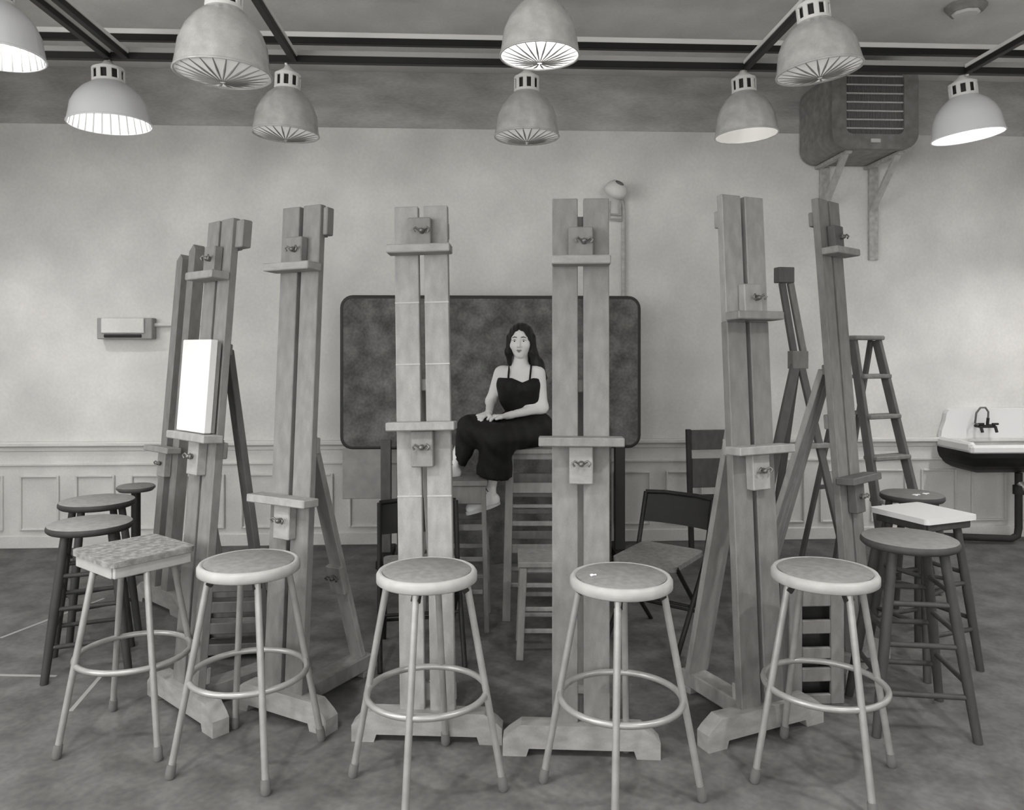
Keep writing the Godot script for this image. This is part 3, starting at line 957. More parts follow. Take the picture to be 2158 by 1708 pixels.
func wood_stool(label: String, at: Vector3, seat_y: float, yaw: float, r: float, leg_m: Material, seat_m: Material, square := false, spread := 0.24, rungs := [0.2, 0.42]):
	var o := thing("wooden_stool", label, "stool", at, yaw, "wooden stools")
	var s := Shape.new()
	if square:
		s.prism(rounded(r * 1.7, r * 1.7, 0.02), 0.026, Transform3D(Basis(Vector3.RIGHT, PI / 2), V(0, seat_y - 0.013, 0)))
		part("seat", s, seat_m, o)
		s = Shape.new()
		for e in [-1.0, 1.0]:
			s.box(V(e * r * 0.72, seat_y - 0.045, 0), V(0.02, 0.038, r * 1.44))
			s.box(V(0, seat_y - 0.045, e * r * 0.72), V(r * 1.4, 0.038, 0.02))
		part("apron", s, leg_m, o)
	else:
		s.lathe([Vector2(0.0, seat_y), Vector2(r * 0.93, seat_y), Vector2(r * 0.97, seat_y - 0.004)], 40)
		part("seat", s, seat_m, o)
		s = Shape.new()
		s.lathe([Vector2(r * 0.97, seat_y - 0.004), Vector2(r, seat_y - 0.013), Vector2(r, seat_y - 0.026), Vector2(r * 0.95, seat_y - 0.036), Vector2(0.0, seat_y - 0.036)], 40)
		part("seat_edge", s, leg_m, o)
	var tops := []
	var foots := []
	for k in 4:
		var a := TAU * (k + 0.5) / 4.0
		var d := V(cos(a), 0, sin(a))
		tops.append(d * r * 0.72 + V(0, seat_y - 0.03, 0))
		foots.append(d * spread)
		s = Shape.new()
		s.tube([tops[k], tops[k].lerp(foots[k], 0.5), foots[k]], [0.019, 0.022, 0.018], 12)
		part("leg", s, leg_m, o)
	for k in 4:
		var j := (k + 1) % 4
		for h in rungs:
			var y: float = h + (0.05 if k % 2 else 0.0)
			var f: float = 1.0 - y / (seat_y - 0.03)
			s = Shape.new()
			s.tube([tops[k].lerp(foots[k], f), tops[j].lerp(foots[j], f)], 0.011, 10)
			part("rung", s, leg_m, o)
	return o

func splash(parent: Node, at: Vector3, r: float):
	var s := Shape.new()
	for q in [[0, 0, 1.0], [0.9, 0.5, 0.6], [-0.8, 0.7, 0.45]]:
		s.lathe([Vector2(0.0, 0.003), Vector2(r * q[2] * 0.7, 0.0024), Vector2(r * q[2], 0.0)], 14, Transform3D(Basis.IDENTITY, at + V(q[0] * r * 1.4, 0, q[1] * r * 1.4)))
	part("paint_splash", s, M.paint, parent)

func make_stools():
	metal_stool("metal stool with a square scuffed seat, at left", V(-1.53, 0, -3.16), 0.757, -2.0, true, 0.18, -36.0)
	metal_stool("round metal stool in front of the canvas easel, right of the square stool", V(-1.0, 0, -2.97), 0.757, -15.0, false, 0.188)
	metal_stool("round metal stool left of centre, in front of the easel left of the woman", V(-0.305, 0, -2.80), 0.772, 36.0)
	var o = metal_stool("round metal stool right of centre, nearest the viewer, with a small white paint spot", V(0.384, 0, -2.75), 0.766, 33.0)
	splash(o, V(-0.09, 0.766, -0.05), 0.008)
	metal_stool("round metal stool at right, in front of the easel with a wide slanted leg", V(1.145, 0, -2.86), 0.755, 56.0, false, 0.188)
	wood_stool("dark-legged wooden stool at right, nearest of the three by the sink", V(1.68, 0, -3.30), 0.765, -8.0, 0.192, M.wood_deep, M.wood, false, 0.27, [0.17, 0.36, 0.52])
	wood_stool("wooden stool with a pale square seat, middle one of three by the sink", V(2.04, 0, -3.88), 0.757, 22.0, 0.2, M.wood_deep, M.canvas, true, 0.25, [0.2, 0.42])
	o = wood_stool("wooden stool with white paint splashes on its round seat, farthest of three by the sink", V(2.285, 0, -4.46), 0.735, 40.0, 0.17, M.wood_deep, M.wood_mid, false, 0.23, [0.2, 0.42])
	splash(o, V(-0.03, 0.735, 0.03), 0.016)
	splash(o, V(0.05, 0.735, 0.05), 0.014)
	wood_stool("black-legged round stool at far left, nearer of the overlapping pair", V(-2.085, 0, -3.86), 0.705, 24.0, 0.195, M.wood_black, M.wood_light, false, 0.25, [0.16, 0.33, 0.48])
	wood_stool("black-legged round stool at far left, farther of the overlapping pair", V(-2.30, 0, -4.33), 0.725, 40.0, 0.195, M.wood_black, M.wood_light, false, 0.24, [0.18, 0.4])
	# small pedestal stool
	o = thing("pedestal_stool", "small round stool on a single black post by the left wall", "stool", V(-2.65, 0, -5.5))
	var s := Shape.new()
	s.lathe([Vector2(0.0, 0.60), Vector2(0.115, 0.60), Vector2(0.125, 0.593)], 28)
	part("seat", s, M.seat, o)
	s = Shape.new()
	s.lathe([Vector2(0.125, 0.593), Vector2(0.127, 0.58), Vector2(0.11, 0.562), Vector2(0.03, 0.55), Vector2(0.0, 0.55)], 28)
	part("seat_edge", s, M.wood_dark, o)
	s = Shape.new()
	s.tube([V(0, 0.55, 0), V(0, 0.03, 0)], 0.032, 14)
	part("post", s, M.black, o)
	s = Shape.new()
	s.lathe([Vector2(0.0, 0.04), Vector2(0.05, 0.04), Vector2(0.14, 0.015), Vector2(0.15, 0.0), Vector2(0.0, 0.0)], 24)
	part("base", s, M.black, o)

# square-legged wooden stand: seat board, four legs and rungs
func stand(called: String, label: String, at: Vector3, w: float, dp: float, h: float, apron: float, rungs: Array, m: Material, leg := 0.035):
	var o := thing(called, label, "stool", at, 0)
	var s := Shape.new()
	s.box(V(0, h - 0.014, 0), V(w + 0.02, 0.028, dp + 0.02))
	part("seat", s, m, o)
	s = Shape.new()
	for e in [-1.0, 1.0]:
		s.box(V(0, h - 0.028 - apron / 2, e * (dp / 2 - leg / 2)), V(w - leg, apron, 0.02))
		s.box(V(e * (w / 2 - leg / 2), h - 0.028 - apron / 2, 0), V(0.02, apron, dp - leg))
	part("apron", s, m, o)
	for ex in [-1.0, 1.0]:
		for ez in [-1.0, 1.0]:
			s = Shape.new()
			s.bar(V(ex * (w / 2 - leg / 2), h - 0.03, ez * (dp / 2 - leg / 2)), V(ex * (w / 2 - leg / 2 + 0.02), 0, ez * (dp / 2 - leg / 2 + 0.02)), leg, leg)
			part("leg", s, m, o)
	for r in rungs:
		for e in [-1.0, 1.0]:
			s = Shape.new()
			s.box(V(0, r[0], e * (dp / 2 - leg / 2 + 0.008)), V(w - leg, r[1], 0.018))
			part("rung", s, m, o)
			if r[1] < 0.04:
				s = Shape.new()
				s.box(V(e * (w / 2 - leg / 2 + 0.008), r[0] - 0.03, 0), V(0.018, r[1], dp - leg))
				part("rung", s, m, o)

func make_stands():
	stand("tall_stool", "tall pale wooden stool with many rungs that the woman sits on", V(0.135, 0, -4.66), 0.34, 0.36, 0.985, 0.035, [[0.76, 0.06], [0.655, 0.02], [0.555, 0.028], [0.41, 0.05], [0.2, 0.025]], M.wood_light, 0.045)
	stand("step_stool", "low pale wooden step stool in front of the tall stool", V(0.21, 0, -4.05), 0.34, 0.26, 0.49, 0.03, [[0.37, 0.022], [0.25, 0.022], [0.14, 0.022]], M.wood_light, 0.036)
	stand("foot_stool", "wooden stool with deep front board under the woman's raised foot", V(-0.33, 0, -4.45), 0.37, 0.30, 0.832, 0.10, [[0.575, 0.035], [0.40, 0.025], [0.22, 0.025]], M.wood, 0.026)

# ------------------------------------------------------------------ chairs, ladder, crates
func folding_chair(label: String, at: Vector3, yaw: float):
	var o := thing("folding_chair", label, "chair", at, yaw, "black folding chairs")
	# local front is +z
	var s: Shape
	for e in [-1.0, 1.0]:
		var x: float = e * 0.205
		s = Shape.new()
		s.tube([V(x, 0.735, -0.225), V(x, 0.43, -0.13), V(x, 0.0, 0.22)], 0.013, 10)
		part("front_leg", s, M.black, o)
		s = Shape.new()
		s.tube([V(x * 0.88, 0.44, 0.17), V(x * 0.88, 0.0, -0.24)], 0.012, 10)
		part("rear_leg", s, M.black, o)
	s = Shape.new()
	var rows := []
	for i in 7:
		var row := []
		for j in 9:
			var x := -0.2 + 0.4 * j / 8.0
			var y := 0.575 + 0.155 * i / 6.0
			row.append(V(x, y, -0.175 - (y - 0.575) * 0.33 - 0.03 * (1.0 - pow(x / 0.2, 2))))
		rows.append(row)
	s.sheet(rows, V(0, 0, 0.008))
	s.tube([V(-0.205, 0.735, -0.225), V(-0.1, 0.74, -0.25), V(0.1, 0.74, -0.25), V(0.205, 0.735, -0.225)], 0.012, 10)
	part("backrest", s, M.black, o)
	s = Shape.new()
	s.prism(rounded(0.37, 0.37, 0.04), 0.025, Transform3D(Basis(Vector3.RIGHT, PI / 2 + 0.05), V(0, 0.445, 0.02)))
	part("seat", s, M.seat, o)
	for q in [[0.14, -0.12], [0.22, 0.048]]:
		s = Shape.new()
		s.tube([V(-0.19, q[0], q[1]), V(0.19, q[0], q[1])], 0.009, 8)
		part("crossbar", s, M.black, o)

func make_furniture():
	folding_chair("black folding chair beside the right end of the dark board", V(0.80, 0, -4.22), -38)
	folding_chair("black folding chair mostly hidden behind the easel left of the woman", V(-0.47, 0, -4.0), 10)
	# dark high-backed chair at the wall
	var o := thing("wooden_chair", "dark high-backed wooden chair by the panelled wall behind the right easel", "chair", V(1.56, 0, -5.72), 8)
	var s := Shape.new()
	s.box(V(0, 0.45, 0.02), V(0.40, 0.03, 0.40))
	part("seat", s, M.wood_black, o)
	for e in [-1.0, 1.0]:
		s = Shape.new()
		s.bar(V(e * 0.185, 0, -0.18), V(e * 0.19, 0.95, -0.24), 0.035, 0.035)
		part("back_post", s, M.wood_black, o)
		s = Shape.new()
		s.bar(V(e * 0.18, 0, 0.19), V(e * 0.18, 0.44, 0.19), 0.035, 0.035)
		part("leg", s, M.wood_black, o)
	for q in [[0.87, 0.15, M.wood_dark], [0.62, 0.22, M.wood_dark]]:
		s = Shape.new()
		s.box(V(0, q[0], -0.235 + (0.95 - q[0]) * 0.06), V(0.34, q[1], 0.02))
		part("back_board", s, q[2], o)
	# stepladder
	o = thing("stepladder", "narrow wooden stepladder standing behind the rightmost easel", "ladder", V(2.36, 0, -5.22), 24)
	for e in [-1.0, 1.0]:
		s = Shape.new()
		s.bar(V(e * 0.11, 1.62, 0.0), V(e * 0.21, 0.0, 0.38), 0.03, 0.06)
		part("front_rail", s, M.wood_dark, o)
		s = Shape.new()
		s.bar(V(e * 0.10, 1.62, -0.04), V(e * 0.17, 0.0, -0.42), 0.025, 0.035)
		part("rear_rail", s, M.wood_dark, o)
	s = Shape.new()
	s.box(V(0, 1.635, -0.02), V(0.27, 0.03, 0.14), Transform3D.IDENTITY, 0.008)
	part("top_cap", s, M.wood, o)
	for i in 5:
		var y := 1.38 - 0.26 * i
		var f := 1.0 - y / 1.62
		s = Shape.new()
		s.box(V(0, y, 0.38 * f), V(0.22 + 0.2 * f, 0.028, 0.11), Transform3D.IDENTITY, 0.006)
		part("tread", s, M.wood, o)
		if i % 2 == 1:
			s = Shape.new()
			s.box(V(0, y, -0.04 - 0.38 * f), V(0.2 + 0.14 * f, 0.03, 0.02))
			part("rear_brace", s, M.wood_dark, o)
	# slatted dark crate
	o = thing("slatted_crate", "dark slatted wooden crate on the floor behind the canvas easel", "crate", V(-1.42, 0, -4.02), 6)
	for ex in [-1.0, 1.0]:
		for ez in [-1.0, 1.0]:
			s = Shape.new()
			s.box(V(ex * 0.17, 0.21, ez * 0.1), V(0.03, 0.42, 0.03))
			part("corner_post", s, M.wood_black, o)
	for i in 4:
		for ez in [-1.0, 1.0]:
			s = Shape.new()
			s.box(V(0, 0.06 + 0.105 * i, ez * 0.122), V(0.37, 0.055, 0.012))
			part("slat", s, M.wood_dark, o)
	s = Shape.new()
	s.box(V(0, 0.03, 0), V(0.32, 0.02, 0.19))
	part("bottom_board", s, M.wood_black, o)
	# slotted upright box
	o = thing("slotted_rack", "upright grey wooden rack with dark rectangular slots, seen between the legs of the right stool", "rack", V(1.335, 0, -3.43), 4)
	var w := 0.25
	var bars := [[0.0, 0.045], [0.10, 0.16], [0.20, 0.25], [0.31, 0.37], [0.43, 0.54]]
	for e in [-1.0, 1.0]:
		s = Shape.new()
		s.box(V(e * (w / 2 - 0.03), 0.27, 0), V(0.06, 0.54, 0.022))
		part("stile", s, M.wood, o)
		s = Shape.new()
		s.box(V(e * (w / 2 - 0.01), 0.27, -0.051), V(0.02, 0.54, 0.08))
		part("side_board", s, M.wood, o)
	for b in bars:
		s = Shape.new()
		s.box(V(0, (b[0] + b[1]) / 2, 0), V(w - 0.12, b[1] - b[0], 0.02))
		part("cross_slat", s, M.wood, o)
	s = Shape.new()
	s.box(V(0, 0.27, -0.096), V(w, 0.54, 0.01))
	part("back_board", s, M.wood_black, o)

# ------------------------------------------------------------------ the model: distance fields meshed as surface nets
func capsules(p: Vector3, bones: Array, k: float) -> float:
	var d := 10.0
	for q in bones:
		var a: Vector3 = q[0]
		var ba: Vector3 = q[1] - a
		var pa := p - a
		var h := clampf(pa.dot(ba) / maxf(ba.length_squared(), 1e-9), 0.0, 1.0)
		var e := (pa - ba * h).length() - lerpf(q[2], q[3], h)
		var w := maxf(k - absf(d - e), 0.0) / k
		d = minf(d, e) - w * w * k * 0.25
	return d

func ellip(p: Vector3, c: Vector3, r: Vector3) -> float:
	var q := p - c
	var k0 := (q / r).length()
	var k1 := (q / (r * r)).length()
	return k0 * (k0 - 1.0) / maxf(k1, 1e-6)

func smin(a: float, b: float, k: float) -> float:
	var w := maxf(k - absf(a - b), 0.0) / k
	return minf(a, b) - w * w * k * 0.25

func nets(s: Shape, lo: Vector3, hi: Vector3, cell: float, f: Callable, t := Transform3D.IDENTITY):
	var B := 5
	var nx := int(ceil((hi.x - lo.x) / cell / B)) * B + 1
	var ny := int(ceil((hi.y - lo.y) / cell / B)) * B + 1
	var nz := int(ceil((hi.z - lo.z) / cell / B)) * B + 1
	var val := PackedFloat32Array()
	val.resize((nx + B) * (ny + B) * (nz + B))
	var sx := nx + B
	var sxy := sx * (ny + B)
	var live := []
	var far := B * cell * 0.87 + cell * 3.0
	for bz in range(0, nz, B):
		for by in range(0, ny, B):
			for bx in range(0, nx, B):
				var d: float = f.call(lo + V(bx + B * 0.5, by + B * 0.5, bz + B * 0.5) * cell)
				var near := absf(d) < far
				if near:
					live.append([bx, by, bz])
				for z in B:
					for y in B:
						var row := (bz + z) * sxy + (by + y) * sx + bx
						for x in B:
							val[row + x] = f.call(lo + V(bx + x, by + y, bz + z) * cell) if near else d
	var vert := {}
	var off := [0, 1, sx, sx + 1, sxy, sxy + 1, sxy + sx, sxy + sx + 1]
	var edges := [[0, 1], [2, 3], [4, 5], [6, 7], [0, 2], [1, 3], [4, 6], [5, 7], [0, 4], [1, 5], [2, 6], [3, 7]]
	for b in live:
		for z in B:
			for y in B:
				for x in B:
					var at: int = (b[2] + z) * sxy + (b[1] + y) * sx + b[0] + x
					if b[0] + x >= nx - 1 or b[1] + y >= ny - 1 or b[2] + z >= nz - 1:
						continue
					var neg := 0
					for o in off:
						if val[at + o] < 0.0:
							neg += 1
					if neg == 0 or neg == 8:
						continue
					var sum := Vector3.ZERO
					var n := 0
					for e in edges:
						var v0 := val[at + off[e[0]]]
						var v1 := val[at + off[e[1]]]
						if (v0 < 0.0) != (v1 < 0.0):
							var c0 := V(e[0] & 1, (e[0] >> 1) & 1, (e[0] >> 2) & 1)
							var c1 := V(e[1] & 1, (e[1] >> 1) & 1, (e[1] >> 2) & 1)
							sum += c0.lerp(c1, v0 / (v0 - v1))
							n += 1
					vert[at] = t * (lo + (V(b[0] + x, b[1] + y, b[2] + z) + sum / n) * cell)
	s.smooth()
	var dirs := [[1, sx, sxy, V(1, 0, 0)], [sx, sxy, 1, V(0, 1, 0)], [sxy, 1, sx, V(0, 0, 1)]]
	for at in vert:
		for d in dirs:
			var v0 := val[at]
			var v1 := val[at + d[0]]
			if (v0 < 0.0) == (v1 < 0.0):
				continue
			var q: Array = [at, at - d[1], at - d[1] - d[2], at - d[2]]
			if not (vert.has(q[1]) and vert.has(q[2]) and vert.has(q[3])):
				continue
			var order := [0, 2, 1, 0, 3, 2] if v0 < 0.0 else [0, 1, 2, 0, 2, 3]
			for k in order:
				s.st.add_vertex(vert[q[k]])

func hand_bones(wrist: Vector3, dir: Vector3, side: Vector3, up: Vector3, thumb: float) -> Array:
	var b := []
	var k := 0.86
	var spread := [-0.030, -0.010, 0.010, 0.029]
	var lens := [0.056, 0.070, 0.075, 0.066]
	for i in 4:
		var s0: Vector3 = wrist + side * spread[i] * 0.55 * k
		var s1: Vector3 = wrist + dir * 0.078 * k + side * spread[i] * k + up * 0.006
		b.append([s0, s1, 0.014 * k, 0.0115 * k])
		var m: Vector3 = s1 + (dir * 0.9 - up * 0.35).normalized() * lens[i] * 0.52 * k + side * spread[i] * 0.15
		var e: Vector3 = m + (dir * 0.62 - up * 0.78).normalized() * lens[i] * 0.48 * k
		b.append([s1, m, 0.0098 * k, 0.009 * k])
		b.append([m, e, 0.009 * k, 0.0072 * k])
	var t0 := wrist + dir * 0.02 + side * thumb * 0.022
	var t1 := t0 + (dir * 0.7 + side * thumb * 0.75).normalized() * 0.038
	var t2 := t1 + (dir * 0.95 + side * thumb * 0.25 - up * 0.2).normalized() * 0.032
	b.append([t0, t1, 0.0125, 0.0105])
	b.append([t1, t2, 0.0102, 0.0075])
	return b

func make_person():
	var O := V(0.09, 0.985, -4.68)
	var o := thing("person", "long-haired person in black strappy top and black trousers, seated with hands on lap", "person", O)
	var w := func(x, y, z): return V(x, y, -z) - O
	var pelvis: Vector3 = w.call(0.10, 1.085, 4.70)
	var waist: Vector3 = w.call(0.06, 1.22, 4.66)
	var chest: Vector3 = w.call(0.045, 1.345, 4.655)
	var neck0: Vector3 = w.call(0.05, 1.45, 4.66)
	var neck1: Vector3 = w.call(0.052, 1.54, 4.64)
	var sh_l: Vector3 = w.call(0.155, 1.415, 4.62)      # her left, on the viewer's right
	var sh_r: Vector3 = w.call(-0.068, 1.415, 4.70)
	var el_l: Vector3 = w.call(0.178, 1.215, 4.60)
	var wr_l: Vector3 = w.call(-0.03, 1.178, 4.455)
	var el_r: Vector3 = w.call(-0.125, 1.245, 4.70)
	var wr_r: Vector3 = w.call(-0.135, 1.190, 4.50)
	var hip_l: Vector3 = w.call(0.14, 1.075, 4.63)
	var hip_r: Vector3 = w.call(0.05, 1.085, 4.71)
	var kn_r: Vector3 = w.call(-0.235, 1.10, 4.47)       # raised foot on the stool
	var an_r: Vector3 = w.call(-0.345, 0.885, 4.47)
	var kn_l: Vector3 = w.call(-0.085, 1.055, 4.37)
	var an_l: Vector3 = w.call(-0.125, 0.735, 4.43)
	var torso := [[pelvis, waist, 0.105, 0.088], [waist, chest, 0.09, 0.09], [chest + V(-0.055, 0.0, 0.0), chest + V(0.06, 0.0, 0.03), 0.075, 0.075],
		[chest + V(-0.05, -0.005, 0.06), chest + V(-0.045, -0.02, 0.065), 0.042, 0.042], [chest + V(0.045, -0.005, 0.085), chest + V(0.045, -0.02, 0.09), 0.042, 0.042],
		[chest + V(-0.045, -0.07, 0.015), chest + V(0.05, -0.07, 0.04), 0.07, 0.07], [sh_r + V(0.03, 0, 0), sh_l - V(0.03, 0, 0), 0.043, 0.043], [chest, neck0, 0.07, 0.05]]
	var bones := torso + [[neck0, neck1, 0.042, 0.038], [sh_l, el_l, 0.044, 0.033], [el_l, wr_l, 0.032, 0.0205], [sh_r, el_r, 0.042, 0.032], [el_r, wr_r, 0.031, 0.0205],
		[hip_l, kn_l, 0.075, 0.052], [kn_l, an_l, 0.05, 0.029], [hip_r, kn_r, 0.075, 0.052], [kn_r, an_r, 0.05, 0.03],
		[an_l, an_l + V(-0.06, -0.045, 0.03), 0.028, 0.025], [an_r, an_r + V(-0.05, -0.03, 0.05), 0.028, 0.025]]
	var s := Shape.new()
	nets(s, V(-0.55, -0.35, -0.22), V(0.25, 0.6, 0.46), 0.0125, func(p): return capsules(p, bones, 0.03))
	# hands
	var hl := hand_bones(wr_l, V(-0.95, -0.10, 0.22).normalized(), V(0.25, 0.05, 0.95).normalized(), V(-0.1, 1, 0).normalized(), 1.0)
	hl.append([wr_l.lerp(el_l, 0.15), wr_l, 0.0225, 0.02])
	nets(s, wr_l + V(-0.16, -0.07, -0.06), wr_l + V(0.05, 0.05, 0.11), 0.0035, func(p): return capsules(p, hl, 0.008))
	var hr := hand_bones(wr_r, V(-0.62, -0.28, 0.72).normalized(), V(0.72, 0.0, 0.62).normalized(), V(-0.1, 1, 0.1).normalized(), 1.0)
	hr.append([wr_r.lerp(el_r, 0.15), wr_r, 0.0225, 0.02])
	nets(s, wr_r + V(-0.13, -0.10, -0.05), wr_r + V(0.08, 0.05, 0.14), 0.0035, func(p): return capsules(p, hr, 0.008))
	# head, in its own axes: z is where she looks
	var fz := V(-0.16, -0.02, 1.0).normalized()
	var fx := V(0, 1, 0).cross(fz).normalized()
	var ht := Transform3D(Basis(fx, fz.cross(fx), fz), w.call(0.053, 1.603, 4.635))
	var head := func(p):
		var q: Vector3 = p
		q.x = absf(q.x)
		var d := ellip(q, V(0, 0.022, -0.012), V(0.066, 0.080, 0.086))
		d = smin(d, ellip(q, V(0, -0.032, 0.022), V(0.051, 0.066, 0.058)), 0.03)
		d = smin(d, ellip(q, V(0, -0.078, 0.055), V(0.019, 0.016, 0.019)), 0.02)
		d = smin(d, ellip(q, V(0.036, -0.022, 0.055), V(0.02, 0.02, 0.018)), 0.02)
		d = smin(d, capsules(q, [[V(0, 0.012, 0.078), V(0, -0.024, 0.092), 0.006, 0.009], [V(0.009, -0.028, 0.08), V(0.009, -0.028, 0.081), 0.0065, 0.0065]], 0.006), 0.008)
		d = smin(d, capsules(q, [[V(0, 0.022, 0.073), V(0.042, 0.022, 0.056), 0.006, 0.005]], 0.006), 0.012)
		d = -smin(-d, ellip(q, V(0.027, 0.007, 0.084), V(0.015, 0.009, 0.011)), 0.01)
		d = smin(d, ellip(q, V(0.027, 0.006, 0.064), V(0.0135, 0.0095, 0.0105)), 0.003)
		d = smin(d, capsules(q, [[V(0, -0.048, 0.079), V(0.016, -0.049, 0.069), 0.0055, 0.003], [V(0, -0.056, 0.078), V(0.013, -0.055, 0.069), 0.006, 0.003]], 0.003), 0.005)
		d = smin(d, capsules(q, [[V(0, -0.05, -0.01), V(0, -0.11, -0.02), 0.04, 0.04]], 0.01), 0.02)
		d = smin(d, ellip(q, V(0.069, 0.0, -0.008), V(0.008, 0.028, 0.016)), 0.008)
		return d
	nets(s, V(-0.085, -0.13, -0.11), V(0.085, 0.115, 0.115), 0.004, head, ht)
	part("body", s, M.skin, o)
	# face colours that lie on the skin
	for e in [-1.0, 1.0]:
		s = Shape.new()
		s.tube([V(e * 0.012, 0.0262, 0.079), V(e * 0.026, 0.0295, 0.0755), V(e * 0.042, 0.0235, 0.062)], [0.0022, 0.003, 0.0016], 8)
		part("eyebrow", s, M.brow, o, ht)
		s = Shape.new()
		s.lathe([Vector2(0.0, 0.0040), Vector2(0.0036, 0.0034), Vector2(0.0052, 0.0)], 14, Transform3D(Basis(Vector3.RIGHT, PI / 2), V(e * 0.027, 0.0045, 0.0722)))
		part("iris", s, M.eye, o, ht)
		s = Shape.new()
		s.tube([V(e * 0.0145, 0.008, 0.0715), V(e * 0.027, 0.0145, 0.0745), V(e * 0.0405, 0.008, 0.067)], 0.0016, 6)
		part("eyelid", s, M.brow, o, ht)
	s = Shape.new()
	s.tube([V(-0.018, -0.0515, 0.0705), V(-0.008, -0.048, 0.0825), V(0, -0.0492, 0.0845), V(0.008, -0.048, 0.0825), V(0.018, -0.0515, 0.0705)], [0.001, 0.0034, 0.0034, 0.0034, 0.001], 8)
	s.tube([V(-0.016, -0.0525, 0.071), V(0, -0.057, 0.0835), V(0.016, -0.0525, 0.071)], [0.001, 0.0042, 0.001], 8)
	part("lips", s, M.lips, o, ht)
	# hair
	var locks := [[V(-0.064, 0.02, 0.0), V(-0.070, -0.06, 0.01), 0.024, 0.022], [V(-0.070, -0.06, 0.01), V(-0.068, -0.13, 0.0), 0.022, 0.014],
		[V(0.064, 0.02, 0.0), V(0.070, -0.06, 0.0), 0.024, 0.024], [V(0.070, -0.06, 0.0), V(0.10, -0.14, -0.02), 0.026, 0.034], [V(0.10, -0.14, -0.02), V(0.135, -0.215, -0.02), 0.036, 0.022],
		[V(0, 0.0, -0.07), V(0.0, -0.16, -0.105), 0.06, 0.055], [V(0.0, -0.16, -0.105), V(0.02, -0.30, -0.125), 0.055, 0.03], [V(0.05, -0.1, -0.07), V(0.09, -0.24, -0.085), 0.045, 0.025]]
	var hair := func(p):
		var d := ellip(p, V(0, 0.032, -0.016), V(0.078, 0.084, 0.094))
		d = smin(d, capsules(p, locks, 0.02), 0.02)
		var q: Vector3 = p
		d = maxf(d, -ellip(q, V(0, -0.012, 0.085), V(0.055, 0.083, 0.085)))
		d = maxf(d, -ellip(q, V(0.0, -0.09, 0.05), V(0.05, 0.06, 0.07)))
		d += 0.0016 * sin(p.x * 260.0 + p.y * 30.0) + (0.004 if absf(p.x + 0.002) < 0.0035 and p.z > -0.04 and p.y > 0.06 else 0.0)
		return d
	s = Shape.new()
	nets(s, V(-0.12, -0.36, -0.18), V(0.19, 0.13, 0.10), 0.0048, hair, ht)
	part("hair", s, M.hair, o)
	# top with thin straps
	var shirt := func(p):
		var d := capsules(p, torso, 0.03) - 0.009
		var neck := 0.405 - 0.42 * maxf(0.0, 0.06 - absf(p.x + 0.03)) if p.z > -0.02 else 0.36
		return maxf(maxf(d, p.y - neck), 0.10 - p.y)
	s = Shape.new()
	nets(s, V(-0.24, 0.06, -0.16), V(0.16, 0.46, 0.20), 0.0075, shirt)
	for q in [[chest + V(-0.068, 0.03, 0.085), sh_r + V(0.052, 0.046, 0.02), sh_r + V(0.055, 0.03, -0.04), chest + V(-0.06, 0.02, -0.085)], [chest + V(0.058, 0.03, 0.11), sh_l + V(-0.042, 0.047, 0.015), sh_l + V(-0.05, 0.03, -0.045), chest + V(0.05, 0.02, -0.08)]]:
		q.insert(1, q[0].lerp(q[1], 0.5) + V(0, 0.004, 0.02))
		s.tube(q, 0.0055, 8)
	part("top", s, M.clothes, o)
	# wide trousers
	var hem_l := kn_l.lerp(an_l, 0.66)
	var hem_r := kn_r.lerp(an_r, 0.86)
	var cloth := [[pelvis, waist - V(0, 0.05, 0), 0.125, 0.095], [pelvis + V(-0.02, -0.01, 0.03), pelvis + V(0.05, -0.01, 0.0), 0.10, 0.10], [hip_l, kn_l, 0.096, 0.078], [kn_l, hem_l + V(0.01, 0, -0.02), 0.08, 0.105], [hip_r, kn_r, 0.094, 0.074], [kn_r, hem_r + V(0.03, 0, 0), 0.074, 0.044],
		[hip_l.lerp(hip_r, 0.5), kn_l.lerp(kn_r, 0.5), 0.08, 0.07]]
	var ax_l := (an_l - kn_l).normalized()
	var ax_r := (an_r - kn_r).normalized()
	var trouser := func(p):
		var d := capsules(p, cloth, 0.05)
		d += 0.004 * sin(p.x * 60.0 + p.y * 34.0) * sin(p.y * 22.0 + p.z * 40.0)
		d = maxf(d, (p - hem_l).dot(ax_l) if p.x > -0.33 else (p - hem_r).dot(ax_r))
		d = maxf(d, -0.006 - p.y if p.z < 0.20 and p.x > -0.14 else d)
		d = maxf(d, -(capsules(p, [[hem_l, an_l, 0.055, 0.05], [hem_r, an_r, 0.045, 0.045]], 0.01)))
		return d
	s = Shape.new()
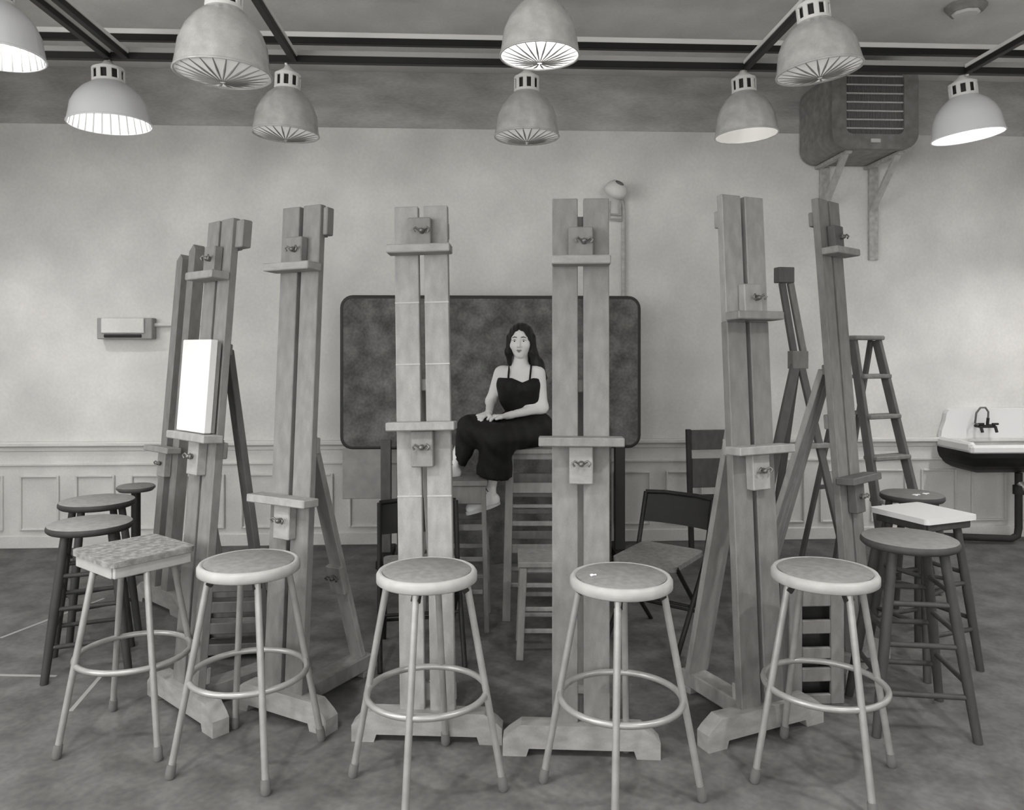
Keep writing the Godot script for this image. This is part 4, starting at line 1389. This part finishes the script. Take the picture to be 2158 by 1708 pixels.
	nets(s, V(-0.50, -0.20, -0.24), V(0.26, 0.26, 0.47), 0.010, trouser)
	part("trousers", s, M.clothes, o)
	# shoes
	for q in [[an_l, V(-0.86, -0.22, 0.40)], [an_r, V(-0.62, 0.0, 0.75)]]:
		var f: Vector3 = q[1].normalized()
		var x := Vector3.UP.cross(f).normalized()
		var base: Vector3 = q[0] + V(0, -0.052, 0) + f * 0.05
		var st := Transform3D(Basis(x, f.cross(x), f), base)
		var shoe := func(p):
			var d := capsules(p, [[V(0, 0.014, -0.075), V(0, 0.010, 0.07), 0.034, 0.028], [V(0, 0.02, -0.07), V(0, 0.055, -0.055), 0.036, 0.034], [V(0, 0.05, -0.05), V(0, 0.012, 0.05), 0.033, 0.026]], 0.02)
			d = maxf(d, -0.006 - p.y)
			return maxf(d, -capsules(p, [[V(0, 0.045, -0.06), V(0, 0.15, -0.06), 0.027, 0.03]], 0.01))
		s = Shape.new()
		nets(s, V(-0.05, -0.02, -0.125), V(0.05, 0.10, 0.115), 0.005, shoe, st)
		var sh := part("shoe", s, M.shoe, o)
		s = Shape.new()
		var outline := PackedVector2Array()
		for i in 24:
			var a := TAU * i / 24.0
			outline.append(Vector2(cos(a) * (0.037 if sin(a) < 0 else 0.034), sin(a) * 0.108 - 0.004))
		s.prism(outline, 0.018, st * Transform3D(Basis(Vector3.RIGHT, PI / 2), V(0, -0.011, 0)))
		part("sole", s, M.sole, sh)
		for i in 4:
			s = Shape.new()
			var z := -0.042 + 0.017 * i
			var y := 0.0905 - 0.0072 * i
			s.tube([st * V(-0.027, y - 0.016, z - 0.004), st * V(-0.014, y + 0.001, z), st * V(0, y + 0.0065, z + 0.004), st * V(0.014, y + 0.001, z), st * V(0.027, y - 0.016, z - 0.004)], 0.0045, 6)
			part("lace", s, M.eye, sh)

# ------------------------------------------------------------------ build
func _ready():
	make_view()
	make_materials()
	make_room()
	make_tracks()
	make_easels()
	make_board()
	make_stools()
	make_stands()
	make_furniture()
	make_lamps()
	make_fixtures()
	make_person()
